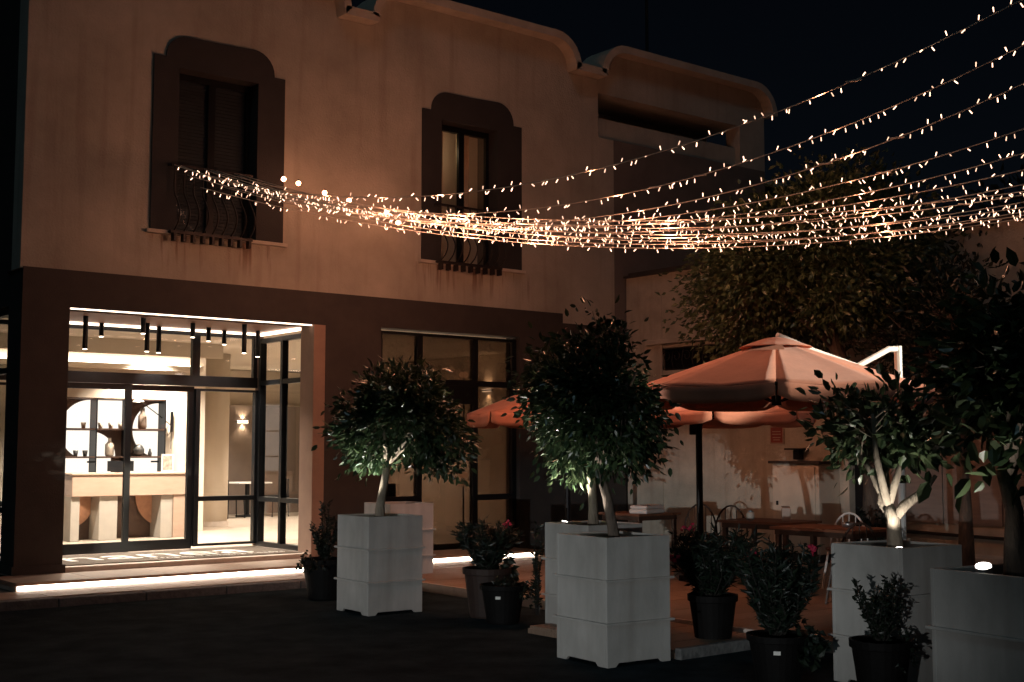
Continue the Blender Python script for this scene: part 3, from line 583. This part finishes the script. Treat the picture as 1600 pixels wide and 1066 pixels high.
def crown(t, base, centre, r, nclump, nleaf, lsize, lw, mat, bark, seed, droop=.2, spread=.13, trunk=None, limbs=5, tr=(.035, .022), twig=.006, shell=.75, hull=None):
    fine = mat in (citrus, citrus2)
    rs = random.Random(seed); c = Vector(centre)
    tp = trunk or [base, Vector(base).lerp(c, .5), c - Vector((0, 0, r[2] * .45))]
    tp = [Vector(p) for p in tp]; n = len(tp)
    MB().tube(tp, [tr[0] * (1.25 if i == 0 else 1) + (tr[1] - tr[0]) * i / (n - 1) for i in range(n)], 10).build('trunk', bark, t, smooth=True)
    ends = []; lm = MB()
    for i in range(limbs):
        an = 2 * math.pi * (i + rs.random() * .6) / limbs; e = c + Vector((math.cos(an) * r[0] * .55, math.sin(an) * r[1] * .55, r[2] * rs.uniform(-.25, .45)))
        s = tp[-1] - (tp[-1] - tp[-2]) * rs.uniform(0, .35); mid = s.lerp(e, .5) + Vector((rs.gauss(0, .04), rs.gauss(0, .04), .03))
        lm.tube([s, mid, e], [tr[1] * .75, tr[1] * .5, tr[1] * .28], 7); ends.append((mid, e))
    lm.build('limb', bark, t, smooth=True)
    tw = MB(); lf = MB(); lobes = []
    for k in range(9):
        a = 2 * math.pi * k / 9 * 2.4 + rs.random(); zz = rs.uniform(-.62, .72); q = math.sqrt(max(0, 1 - zz * zz)) * rs.uniform(.45, .74); lobes.append((c + Vector((math.cos(a) * q * r[0], math.sin(a) * q * r[1], zz * .68 * r[2])), rs.uniform(.32, .56)))
    for k in range(nclump):
        lc, lr = rs.choice(lobes); v, p = blob(lc, r[0] * lr, r[1] * lr, r[2] * lr, rs, shell)
        if k % 9 == 0:
            o_ = (p - c).normalized() + Vector((0, 0, .25)); e2 = p + o_ * (r[0] * rs.uniform(.06, .24)); tw.tube([p, e2], [twig * .7, twig * .3], 4, cap=False)
            leaves(lf, [(p.lerp(e2, rs.random()), o_ * .9) for _ in range(14)], lsize, lw, droop=droop, rs=rs, fine=fine)
        if hull: p = hull(p, rs)
        mid, e = min(ends, key=lambda q: (q[1] - p).length); s = mid.lerp(e, rs.uniform(.4, 1)); out = (p - c).normalized()
        q = s.lerp(p, .5) + Vector((0, 0, .04)); tw.tube([s, q, p], [twig, twig * .8, twig * .5], 4, cap=False)
        pts = []
        for _ in range(int(nleaf * rs.uniform(.6, 1.4))):
            o = Vector((rs.gauss(0, spread), rs.gauss(0, spread), rs.gauss(0, spread * .8))); pts.append((p + o, (out * .6 + o.normalized())))
        leaves(lf, pts, lsize, lw, droop=droop, rs=rs, fine=fine)
    tw.build('twig', bark, t, kind='stuff', recalc=False)
    return lf.build('crown', mat, t, smooth=False, kind='stuff', recalc=False)
citrus = leafmat('leaf_citrus', (.010, .026, .012), (.050, .078, .034), .28)
citrus2 = leafmat('leaf_citrus_pale', (.018, .038, .016), (.080, .108, .052), .30)
carob = leafmat('leaf_carob', (.020, .040, .016), (.100, .130, .060), .38)
dark_l = leafmat('leaf_dark', (.004, .009, .006), (.012, .021, .011), .45)
oleander = leafmat('leaf_oleander', (.004, .010, .007), (.013, .024, .013), .45)

def local(t, P): return Vector(P) - t.location
p = PL['p1']; t = thing('citrus_tree', 'round citrus tree in the left planter with lower leaves lit from below', 'tree', p, 0, 'potted trees')
crown(t, (0, 0, 0), (.22, -.16, 1.16), (.62, .62, .78), 340, 26, .078, .52, citrus, bark_l, 11, spread=.10, trunk=[(0.0, 0, 0), (.0, .0, .22), (.05, 0, .45), (.10, 0, .70)], tr=(.055, .038), limbs=6, droop=.35)
p = PL['p2']; t = thing('citrus_tree', 'tall citrus tree with leaning trunk in the middle foreground planter', 'tree', p, 0, 'potted trees')
crown(t, (0, 0, 0), (-.02, .03, 1.24), (.44, .44, .76), 310, 26, .066, .52, citrus, bark_d, 23, spread=.09, trunk=[(.02, -.02, 0), (0, 0, .18), (-.03, .03, .42), (-.09, .08, .68)], tr=(.048, .036), limbs=6, droop=.4)
p = PL['p2b']; t = thing('citrus_tree', 'citrus tree with pale lower leaves behind the middle foreground tree', 'tree', p, 0, 'potted trees')
crown(t, (0, 0, 0), (-.17, .14, 1.12), (.40, .40, .70), 230, 24, .076, .52, citrus2, bark_l, 31, spread=.10, trunk=[(0, 0, 0), (.0, .0, .25), (.0, .02, .50), (-.05, .06, .75)], tr=(.05, .038), limbs=6, droop=.4)
p = PL['p3']; t = thing('citrus_tree', 'small tree with bright white forked trunk in the grey planter', 'tree', p, 0, 'potted trees')
crown(t, (0, 0, 0), (-.02, .05, .93), (.46, .46, .34), 80, 16, .095, .54, citrus2, bark_l, 47, spread=.10, trunk=[(.0, 0, 0), (-.01, 0, .14), (-.02, .0, .30), (-.05, .03, .40)], tr=(.062, .045), limbs=4, droop=.1)
MB().tube([(-.02, 0, .30), (.05, -.05, .40), (.17, -.13, .50), (.25, -.19, .62)], [.042, .040, .030, .016], 8).build('branch', bark_l, t, smooth=True)
MB().tube([(-.02, 0, .30), (-.08, .07, .42), (-.03, .09, .56), (.04, .06, .70)], [.032, .026, .020, .010], 8).build('branch', bark_l, t, smooth=True)
p = PL['p4']; t = thing('citrus_tree', 'dark large leaved tree with dark trunk at the right edge', 'tree', p, 0, 'potted trees')
cr4 = crown(t, (0, 0, 0), (.24, -.12, 1.25), (.50, .50, .78), 200, 20, .095, .55, citrus, bark_d, 59, spread=.12, trunk=[(.02, 0, 0), (.0, .0, .25), (.02, .0, .45), (.0, .05, .70)], tr=(.062, .045), limbs=6, droop=.3)
lm = MB(); leaves(lm, [(Vector((0, 0, 0)), Vector((0, 0, 1)))], .13, .62, .01, 0, random.Random(3), True); l_me = lm.mesh('leaf', citrus2, False, False)
rs = random.Random(5)
for k in range(42):      # the big single leaves hanging at the lower left of its crown
    o = put('leaf', l_me, t, (rs.uniform(-.42, .05), rs.uniform(-.05, .42), rs.uniform(.55, 1.1)))
    o.rotation_euler = (rs.uniform(1.8, 4.2), rs.uniform(-.8, .8), rs.uniform(0, 6.3)); s = rs.uniform(.7, 1.15); o.scale = (s, s, s)
# large trees behind
t = thing('carob_tree', 'large olive green tree spreading over the wing roof behind the bigger parasol', 'tree', (14.3, 10.25, 0))
crown(t, (0, 0, 0), (-.25, .75, 4.2), (1.55, 1.55, 1.60), 1000, 38, .088, .6, carob, bark_d, 71, spread=.21, trunk=[(0, 0, 0), (.02, .0, 1.2), (-.1, .2, 2.3), (-.2, .5, 3.3)], tr=(.14, .09), limbs=9, twig=.014, shell=.8, droop=.3)
t = thing('laurel_tree', 'dark evergreen tree beyond the right planters', 'tree', (14.3, 8.9, 0))
crown(t, (0, 0, 0), (.0, .1, 2.9), (.95, .95, 1.25), 230, 24, .10, .45, dark_l, bark_d, 83, spread=.17, trunk=[(0, 0, 0), (.02, 0, .8), (.05, .05, 1.5), (.05, .05, 2.2)], tr=(.09, .06), limbs=7, twig=.01, droop=.1)
t = thing('laurel_tree', 'tall dark tree in the background at the far right edge', 'tree', (17.0, 8.3, 0))
crown(t, (0, 0, 0), (.0, .1, 4.3), (1.9, 1.9, 2.0), 260, 24, .13, .45, dark_l, bark_d, 97, spread=.28, trunk=[(0, 0, 0), (.02, 0, 1.2), (.05, .05, 2.5), (.05, .05, 3.3)], tr=(.15, .1), limbs=8, twig=.014, droop=.1)

# planter spot lamps (each shines up into its tree)
def spot_lamp(x, y, z, aim, energy, label, face=.045, lit_=True, ang=75, col=(1, .93, .82)):
    t = thing('spot_lamp', label, 'lamp', (x, y, z), 0, 'planter spot lamps'); d = (Vector(aim) - Vector((x, y, z))).normalized(); q = d.to_track_quat('Z', 'Y')
    h = MB().lathe([(face * .55, -.07), (face * .9, -.05), (face, 0), (face * .96, .004)], 16).build('housing', steel, t, smooth=False); h.rotation_mode = 'QUATERNION'; h.rotation_quaternion = q
    f = MB().lathe([(face * .86, .0045), (face * .86, .009)], 16).build('lens', spot_g, t); f.rotation_mode = 'QUATERNION'; f.rotation_quaternion = q
    MB().tube([(0, 0, 0) - d * .05, (0, 0, -.16)] if False else [tuple(-d * .05), (-.01, 0, -.13), (-.01, 0, -.17)], .008, 6).build('stem', metal_k, t)
    o = lamp('spot_lamp_light', 'SPOT', tuple(Vector((x, y, z)) + d * .03), energy, col, None, aim, .02, ang, .5)
    return t
def pc(k, dx, dy, dz=0): q = PL[k]; return q[0] + dx, q[1] + dy, q[2] + dz
spot_lamp(*pc('p1', .10, .16, .16), pc('p1', -.02, 0, .9), 60, 'lit spot lamp glaring beside the trunk in the left tree planter', .035)
spot_lamp(*pc('p1', -.24, .12, .10), pc('p1', -.04, .04, 1.0), 85, 'small spot lamp at the left rim of the left tree planter', .03)
spot_lamp(*pc('p2', -.20, .16, .06), pc('p2', -.16, .12, 1.0), 40, 'spot lamp hidden left of the leaning trunk in the middle planter', .03)
spot_lamp(*pc('p2b', -.24, .14, .13), pc('p2b', -.12, .08, .95), 130, 'clip spot lamp on the left rim of the planter behind the middle one', .03)
spot_lamp(*pc('p3', -.22, -.18, .10), pc('p3', -.03, .02, .65), 26, 'spot lamp hidden low before the bright forked trunk', .03)
spot_lamp(*pc('p4', -.26, .04, .15), pc('p4', -.56, -.06, 1.05), 20, 'round lit lamp on the rim of the cut off planter', .05, ang=100)

# ------------------------------------------------------------------ flower pots
def flower_pot(x, y, z, r, h, label, mat=potm, sticker=False, rz=0):
    t = thing('flower_pot', label, 'pot', (x, y, z), rz, 'round flower pots')
    MB().lathe([(r * .66, 0), (r * .70, .02), (r * .92, h * .86), (r * .93, h * .87), (r, h * .88), (r * 1.01, h), (r * .93, h), (r * .90, h * .9)], 26).build('body', mat, t, smooth=False)
    MB().lathe([(r * .9, h * .84), (r * .9, h * .9)], 20).build('soil', soil, t)
    if sticker:
        s = B(-.025, .025, -.004, .004, -.014, .014).build('sticker', paint_w, t, bevel=.002); an = R(218); s.location = (math.cos(an) * r * .88, math.sin(an) * r * .88, h * .70); s.rotation_euler = (R(-10), 0, an + R(90))
    return t
def upright_shrub(label, x, y, z, h, w, seed, nst=9, nl=34, ls=.05, mat=dark_l, flowers=0, lw=.5, cat='shrub', name='potted_shrub', cone=False, trailing=None, group='potted plants'):
    t = thing(name, label, cat, (x, y, z), 0, group); rs = random.Random(seed); st = MB(); lf = MB(); fl = []
    for i in range(nst):
        a = rs.uniform(0, 6.28); q = w * math.sqrt(rs.random()); hh = h * rs.uniform(.55, 1.0) * (1 - .45 * q / w if cone else 1)
        path = [Vector((math.cos(a) * q * .3 * (u / 4 + .2), math.sin(a) * q * .3 * (u / 4 + .2), 0)).lerp(Vector((math.cos(a) * q, math.sin(a) * q, hh)), u / 4) + Vector((rs.gauss(0, .012), rs.gauss(0, .012), 0)) for u in range(5)]
        st.tube(path, [.007, .006, .005, .004, .003], 5, cap=False)
        pts = []
        for k in range(nl):
            u = (k + rs.random()) / nl * .88 + .12; s = u * 4; j = min(3, int(s)); p = path[j].lerp(path[j + 1], s - j); pts.append((p, Vector((rs.gauss(0, 1), rs.gauss(0, 1), .45))))
        leaves(lf, pts, ls, lw, droop=-.2, rs=rs); fl.append(path[-1])
    if trailing:
        for k in range(trailing[0]):
            a = trailing[1] + rs.gauss(0, .5); q = trailing[2] * rs.uniform(.7, 1.25); p = Vector((math.cos(a) * q, math.sin(a) * q, rs.gauss(-.02, .05)))
            leaves(lf, [(p + Vector((rs.gauss(0, .02),) * 3), Vector((math.cos(a), math.sin(a), -.2))) for _ in range(5)], ls * .9, .75, rs=rs)
    st.build('stem', stem_m, t, recalc=False); lf.build('foliage', mat, t, kind='stuff', recalc=False)
    for p in fl[:flowers]:
        m = MB()
        for _ in range(9):
            o = p + Vector((rs.gauss(0, .022), rs.gauss(0, .022), rs.gauss(.01, .018))); leaves(m, [(o, Vector((rs.gauss(0, 1), rs.gauss(0, 1), .8)))] * 3, .035, .9, rs=rs)
        m.build('flower', pink, t, recalc=False)
    return t
flower_pot(7.52, 12.85, ZA, .27, .46, 'dark round pot left of the left tree planter, on the asphalt', potm)
upright_shrub('slender upright shrub in the pot left of the left tree planter', 7.52, 12.85, ZA + .42, .86, .20, 101, 16, 60, .045, dark_l, cone=True, trailing=(26, math.pi * 1.05, .26))
flower_pot(8.02, 10.45, ZA, .25, .50, 'terracotta coloured pot behind the labelled black pot near the patio edge', pot_t)
upright_shrub('bushy oleander with dark reddish buds in the terracotta coloured pot', 8.02, 10.45, ZA + .46, .52, .36, 103, 52, 50, .085, oleander, flowers=1, lw=.26, trailing=(50, 0, .22), name='oleander')
flower_pot(7.86, 9.98, ZA, .23, .38, 'black labelled pot between the left and middle tree planters', potm, True)
upright_shrub('low trailing plant in the black labelled pot', 7.86, 9.98, ZA + .34, .12, .16, 105, 14, 10, .045, dark_l, lw=.75, trailing=(40, -.5, .24), name='trailing_plant', cat='plant')
flower_pot(8.42, 7.72, ZA, .22, .44, 'dark pot right of the middle foreground planter', potm)
upright_shrub('oleander with pink flowers right of the middle foreground planter', 8.42, 7.72, ZA + .40, .60, .40, 107, 64, 52, .095, oleander, flowers=2, lw=.20, name='oleander')
flower_pot(7.36, 6.12, ZA, .225, .37, 'black labelled pot in the front row left of the grey planter', potm, True)
upright_shrub('dense dark oleander with a pink bloom in the front labelled pot', 7.36, 6.12, ZA + .33, .72, .32, 109, 64, 54, .075, oleander, flowers=2, lw=.28, trailing=(46, -.55, .25), name='oleander')
flower_pot(7.42, 5.28, ZA, .21, .42, 'dark pot standing in front of the grey planter', potm)
upright_shrub('upright small leaved shrub in front of the grey planter', 7.42, 5.28, ZA + .38, .48, .17, 113, 22, 60, .036, dark_l, trailing=(30, -.5, .2))
flower_pot(13.6, 9.7, 0, .22, .30, 'dark pot far behind the white forked trunk, by the wing wall', potm)
upright_shrub('bushy round shrub far behind the white forked trunk', 13.6, 9.7, .27, .62, .30, 117, 22, 40, .06, dark_l)
flower_pot(8.55, 9.95, ZA, .13, .30, 'small pot left of the half hidden middle planter', potm)
upright_shrub('narrow climbing plant at the left edge of the half hidden planter', 8.0, 9.62, ZA + .1, .95, .08, 119, 6, 40, .05, dark_l)

# ------------------------------------------------------------------ parasols
def parasol(x, y, z0, r, zv, ze, za, label, rot_deg, kind, grp='terracotta parasols on the patio'):
    t = thing('parasol', label, 'parasol', (x, y, z0), rot_deg, grp); n = 8; ze -= z0; za -= z0; zv -= z0
    rs = random.Random(int(x * 100)); rings = [.10, .22, .34, .46, .58, .70, .82, .92, 1.0]; sub = 8
    for pnl in range(n):                                        # eight sewn panels, each slightly slack between its ribs
        m = MB(); vs = []; ea = math.pi / n; w1, w2 = rs.uniform(0, 6), rs.uniform(0, 6)
        for q in rings:
            for k in range(sub + 1):
                ph = k / sub; a = 2 * math.pi * (pnl + ph) / n; flat = math.cos(ea) / math.cos((ph - .5) * 2 * ea); rr = r * q * flat
                sag = -.028 * math.sin(math.pi * ph) * q + .006 * q * math.sin(ph * 14 + w1 + q * 3) * math.sin(math.pi * ph) + .004 * math.sin(q * 22 + w2) * math.sin(math.pi * ph)
                vs.append((rr * math.cos(a), rr * math.sin(a), za + (ze - za) * q + sag))
        m.add(vs, [(j * (sub + 1) + k, j * (sub + 1) + k + 1, (j + 1) * (sub + 1) + k + 1, (j + 1) * (sub + 1) + k) for j in range(len(rings) - 1) for k in range(sub)])
        cn = m.build('canopy_panel', canvas, t, smooth=True, recalc=False); sd = cn.modifiers.new('thick', 'SOLIDIFY'); sd.thickness = .004
    for pnl in range(n):                                        # one hanging valance flap per panel
        vm = MB(); vv = []; K = 10
        for row in range(4):
            for k in range(K + 1):
                ph = k / K; a = 2 * math.pi * (pnl + .012 + ph * .976) / n; ea = math.pi / n; flat = math.cos(ea) / math.cos((ph - .5) * 2 * ea); rr = (r + .004 + .018 * row / 3 * math.sin(ph * 9 + pnl)) * flat
                top = ze - .028 * math.sin(math.pi * ph); bot = zv - .012 * math.sin(math.pi * ph) + .05 * (abs(ph - .5) * 2) ** 8
                vv.append((rr * math.cos(a), rr * math.sin(a), top + (bot - top) * row / 3))
        vm.add(vv, [(j * (K + 1) + k, j * (K + 1) + k + 1, (j + 1) * (K + 1) + k + 1, (j + 1) * (K + 1) + k) for j in range(3) for k in range(K)])
        o = vm.build('valance', canvas, t, smooth=True, recalc=False); sd = o.modifiers.new('thick', 'SOLIDIFY'); sd.thickness = .003
        a = 2 * math.pi * pnl / n
        MB().tube([(0, 0, za - .06), (r * .98 * math.cos(a), r * .98 * math.sin(a), ze - .025)], .012, 6).build('rib', metal_k, t)
        MB().tube([(.05 * math.cos(a), .05 * math.sin(a), ze - .12), (r * .55 * math.cos(a), r * .55 * math.sin(a), za + (ze - za) * .55 - .05)], .009, 6).build('strut', metal_k, t)
    vm = MB(); vm.lathe([(.0, za - ze + .02), (.12, za - ze + .0), (.34, za - ze - .075), (.36, za - ze - .085)], 16, (0, 0, ze), cap=False); o = vm.build('vent_cap', canvas, t, smooth=False, recalc=False); sd = o.modifiers.new('thick', 'SOLIDIFY'); sd.thickness = .004
    MB().lathe([(.05, ze - .16), (.05, ze - .06)], 12).build('hub', metal_k, t)
    if kind == 'pole':
        MB().tube([(0, 0, 0), (0, 0, za - .02)], .042, 12).build('pole', metal_k, t); B(-.30, .30, -.30, .30, .002, .07).build('base', metal_k, t, bevel=.01)
        B(-.05, .05, -.12, -.03, ze - .22 - .05, ze - .05).build('crank_box', metal_k, t, bevel=.01)
    return t
T1 = (9.93, 8.22)
# local frame unrotated for the mast: keep the canopy rotation in the empty
ang1 = math.degrees(math.atan2(-T1[1], -T1[0]))
par1 = parasol(T1[0], T1[1], 0, 1.5, 2.03, 2.20, 2.70, 'large terracotta parasol with sunlit peach right side over the patio tables', ang1, 'mast')
par1['label'] = 'large terracotta parasol with bright peach right side over the patio tables'
def wl2(P): d = Vector(P) - par1.location; a = -R(ang1); return (d.x * math.cos(a) - d.y * math.sin(a), d.x * math.sin(a) + d.y * math.cos(a), d.z)
MB().tube([wl2((11.6, 7.95, 0)), wl2((11.6, 7.95, 2.70))], .04, 10).build('mast', paint_w, par1)
MB().tube([wl2((11.62, 7.95, 2.67)), wl2((11.45, 7.96, 2.66)), wl2((10.95, 8.0, 2.46)), wl2((10.4, 8.12, 2.60)), wl2((9.96, 8.22, 2.74))], .032, 8).build('cantilever_arm', paint_w, par1)
MB().lathe([(.35, 0), (.35, .06), (.08, .08)], 20, wl2((11.6, 7.95, .002))).build('base', metal_k, par1)
m = MB(); fo = [wl2((9.93 - .90, 8.22 - .40, 2.52)), wl2((9.93 - .62, 8.22 - .62, 2.53)), wl2((9.93 - .60, 8.22 - .58, 2.585))]; m.add(fo, [(0, 1, 2)]); m.build('loose_flap', canvas, par1, recalc=False)
parasol(11.85, 11.06, 0, 1.45, 1.90, 2.06, 2.60, 'shaded terracotta parasol on a dark centre pole behind the larger one', math.degrees(math.atan2(-11.06, -11.85)) + 6.5, 'pole')
parasol(12.05, 13.80, 0, 1.45, 1.93, 2.12, 2.68, 'terracotta parasol by the window, half hidden behind the middle tree', math.degrees(math.atan2(-13.8, -12.05)) - 1, 'pole')

# ------------------------------------------------------------------ patio furniture
def bistro_chair(x, y, rz, label, mat=wood_d, z=0):
    t = thing('patio_chair', label, 'chair', (x, y, z), rz, 'arched patio chairs')
    MB().lathe([(.20, .43), (.22, .44), (.22, .465), (.19, .47)], 20).build('seat', wood_t, t, smooth=False)
    for a, b in ((-1, -1), (1, -1), (-1, 1), (1, 1)): MB().tube([(a * .21, b * .21, 0), (a * .15, b * .15, .435)], .014, 6).build('leg', mat, t)
    hoop = [(.22 * math.cos(R(a)), .17 + .04 * math.sin(R(a)), .46 + .40 * math.sin(R(a))) for a in range(0, 181, 15)]
    MB().tube(hoop, .013, 6).build('back_hoop', mat, t, smooth=True)
    for k in range(5):
        xx = -.14 + .07 * k; MB().tube([(xx, .17, .465), (xx * 1.1, .20, .46 + .40 * math.sqrt(max(.05, 1 - (xx / .22) ** 2)) - .01)], .006, 5).build('spindle', mat, t)
    return t
def patio_table(x, y, rz, w, d, label):
    t = thing('patio_table', label, 'table', (x, y, 0), rz, 'wooden patio tables'); n = 5
    for k in range(n): B(-w / 2 + k * w / n + .002, -w / 2 + (k + 1) * w / n - .002, -d / 2, d / 2, .72, .75).build('top_plank', wood_t, t)
    B(-w / 2 + .04, w / 2 - .04, -d / 2 + .04, d / 2 - .04, .66, .719).build('apron', wood_d, t)
    for a, b in ((-1, -1), (1, -1), (-1, 1), (1, 1)): B(a * (w / 2 - .07) - .025, a * (w / 2 - .07) + .025, b * (d / 2 - .07) - .025, b * (d / 2 - .07) + .025, .002, .659).build('leg', wood_d, t)
    return t
patio_table(12.15, 10.2, 6, .75, 1.0, 'wooden table under the shaded parasol with a box on it')
patio_table(11.6, 8.85, 0, .75, 1.15, 'wooden table left of the forked white trunk with an arched chair behind')
patio_table(12.3, 12.6, 0, .8, .8, 'dark table behind the middle planters holding a pale folded cloth')
bistro_chair(12.75, 11.4, -60, 'arched wooden chair beside the dark parasol pole')
bistro_chair(12.35, 9.25, -70, 'arched chair with pale spindles behind the front patio table', paint_w)
bistro_chair(11.0, 8.15, 150, 'dark chair at the near end of the front patio table')
bistro_chair(12.9, 12.0, -40, 'dark arched chair beside the table with the folded cloth')
t = thing('menu_box', 'plain peach box standing on the table under the shaded parasol', 'box', (12.28, 10.05, .751), 40); B(-.22, .22, -.05, .05, 0, .16).build('box_body', wood_c, t, bevel=.004); B(-.20, .20, -.052, -.0505, .02, .14).build('front_panel', wood_c, t)
t = thing('table_lamp', 'small round candle jar on the table next to the dark pole', 'candle', (11.98, 10.35, .751)); MB().lathe([(.04, 0), (.05, .02), (.05, .08), (.035, .10)], 14).build('jar', ceram, t, smooth=True); MB().lathe([(.037, .1005), (.03, .115)], 14).build('lid', steel, t)
t = thing('ashtray', 'shiny dark ashtray on the front patio table', 'ashtray', (11.75, 8.75, .751)); MB().lathe([(.06, 0), (.08, .05), (.072, .05), (.055, .015)], 16).build('bowl', steel, t, smooth=True); MB().lathe([(.02, .016), (.018, .06)], 10).build('post', metal_k, t)
t = thing('folded_cloth', 'pale folded cloth on the table behind the middle planters', 'cloth', (12.2, 12.35, .751), 15); B(-.25, .25, -.14, .14, 0, .06).build('lower_fold', paint_w, t, bevel=.02); B(-.24, .24, -.13, .13, .061, .11).build('upper_fold', paint_w, t, bevel=.02)

# ------------------------------------------------------------------ fairy light strings
bul = MB(); bul.lathe([(.0027, 0), (.004, .004), (.005, .036), (.0032, .041)], 8); bul_me = bul.mesh('bulb', bulb_g)
cap_me = MB().lathe([(.0085, -.022), (.009, .001)], 6).mesh('socket', wire_m)
glo_me = MB().lathe([(.004, -.034), (.026, -.022), (.034, 0), (.026, .022), (.004, .034)], 12).mesh('globe', globe_g, True)
fwx, fwy = math.cos(R(51.376)), math.sin(R(51.376))
def anchor(d, ratio, z): lat = ratio * d; return Vector((d * fwx + lat * fwy, d * fwy - lat * fwx, z))
ends = [(9.8, 5.3, 0.98, 5.37), (10.4, 5.13, 1.04, 5.37), (11.0, 4.98, 1.02, 5.37), (11.6, 4.7, 0.92, 5.37), (12.0, 4.55, 0.8, 5.37), (12.3, 4.44, 0.68, 5.37), (12.6, 4.35, 0.67, 5.25), (12.9, 4.29, 0.59, 5.37), (13.2, 4.28, 0.58, 5.2), (13.5, 4.27, 0.58, 5.3), (13.8, 4.29, 0.6, 5.15), (14.1, 4.3, 0.55, 5.22), (14.4, 4.33, 0.61, 5.1), (12.8, 4.29, 0.43, 5.2)]
names = ['topmost at the right edge of the picture', 'second from the top at the right edge', 'third from the top at the right edge', 'fourth from the top at the right edge', 'fifth from the top at the right edge', 'sixth from the top at the right edge', 'seventh from the top at the right edge', 'eighth from the top at the right edge', 'ninth from the top at the right edge', 'tenth from the top at the right edge', 'third from the bottom at the right edge', 'second from the bottom at the right edge', 'lowest at the right edge', 'crossing the others in the lower bundle']
for i, (d, zb, sag, zr) in enumerate(ends):
    A = Vector((6.86 + 1.12 * ((i * 5) % 14) / 13, YF - .14 - (5.37 - zr) * .25, zr)); Bp = anchor(d, .44, zb); L = (Bp - A).length; rs = random.Random(300 + i)
    t = thing('string_light', 'warm fairy light string, %s' % names[i], 'string light', A, 0, 'fairy light strings from the balcony')
    D = Bp - A
    def P(u): return D * u + Vector((0, 0, -4 * sag * u * (1 - u)))
    MB().tube([P(u / 60) for u in range(61)], .0055, 5).build('wire', wire_m, t, smooth=True)
    for u, e_ in ((.26, 3.0), (.34, 8.5), (.42, 11.0), (.60, 11.0), (.82, 4.0)): lamp('string_glow', 'POINT', tuple(A + P(u) + Vector((0, 0, -.02))), e_ if i % 2 == (u in (.34, .60)) else 0.3 * e_, (1, .40, .22), None, size=.03)  # added bulbless point lamps, strengthening the light the small bulbs cast on the wall
    s = .1 if i % 3 == 0 else rs.uniform(.9, 3.6); nb = 0
    while s < L - .05:
        u = s / L; p = P(u); v = Vector((rs.gauss(0, .5), rs.gauss(0, .5), rs.choice([-1, -1, 1]) * rs.uniform(.4, 1.2)))
        q = v.to_track_quat('Z', 'Y')
        o = put('bulb', bul_me, t, p + v.normalized() * .018); o.rotation_mode = 'QUATERNION'; o.rotation_quaternion = q
        s += rs.choice([.04, .07, .09, .12, .17]) * rs.uniform(.8, 1.2); nb += 1
    for k in range(2):
        u = rs.uniform(.4, .95); p = P(u); c = B(-.07, .07, -.008, .008, -.008, .008).build('connector', wire_m, t, bevel=.004); c.location = p; c.rotation_mode = 'QUATERNION'; c.rotation_quaternion = D.to_track_quat('X', 'Z')
t = thing('cable_post', 'pair of posts with a cable carrying the fairy lights beyond the right edge', 'post', anchor(9.7, .441, ZA)); b_ = t.location
for d_, h_ in ((9.7, 5.5), (14.6, 4.5)):
    q = anchor(d_, .441, ZA) - b_; MB().tube([tuple(q), tuple(q + Vector((0, 0, h_)))], .04, 10).build('post', iron, t)
MB().tube([tuple(anchor(d_, .441, z_) - b_) for d_, z_, _s, _r in sorted(ends)], .006, 5).build('cable', iron, t)
# brighter globe bulbs close to the facade between the two windows
for i, (x, z, lb) in enumerate([(8.56, 5.30, 'leftmost, beside the left window'), (8.98, 5.22, 'second from left'), (9.38, 5.16, 'third from left'), (10.02, 5.06, 'fourth from left'), (10.22, 4.93, 'fifth, slightly lower'), (8.33, 5.33, 'at the right end of the left balcony')]):
    t = thing('globe_bulb', 'bright round warm facade bulb, %s' % lb, 'bulb', (x, YF - .42, z), 0, 'round bulbs on the facade')
    put('glass_globe', glo_me, t); MB().lathe([(.010, .024), (.010, .055)], 8).build('socket', metal_k, t)

# ------------------------------------------------------------------ street lamps of the square (both outside the picture)
def street_lamp(x, y, h, aim, energy, col, angle, blend, label, flat=1.0):
    t = thing('street_lamp', label, 'street lamp', (x, y, ZA), 0); MB().lathe([(.10, 0), (.10, .05), (.05, .12), (.04, h - .02)], 14).build('pole', iron, t, smooth=True)
    a = Vector((x, y, ZA + h)); d = (Vector(aim) - a).normalized(); q = d.to_track_quat('Z', 'Y')
    hd = MB().lathe([(.10, -.18), (.14, -.10), (.16, 0), (.155, .004)], 18).build('lamp_head', iron, t, smooth=False); hd.location = (0, 0, h); hd.rotation_mode = 'QUATERNION'; hd.rotation_quaternion = q
    ln = MB().lathe([(.14, .005), (.14, .012)], 18).build('lens', spot_g, t); ln.location = (0, 0, h); ln.rotation_mode = 'QUATERNION'; ln.rotation_quaternion = q
    lamp('street_lamp_light', 'SPOT', tuple(a + d * .03), energy, col, None, aim, .09, angle, blend).scale = (1, flat, 1)
street_lamp(-34.4, -14.0, 2.3, (8.0, 9.5, .45), 25000, (.95, .98, .98), 12.2, .8, 'low floodlight post far behind the camera lighting the planters', .33)
street_lamp(14.8, 2.0, 3.7, (10.35, 7.95, 2.36), 6000, (1, .92, .73), 34, .3, 'street lamp beyond the right edge shining on the larger parasol', .168)
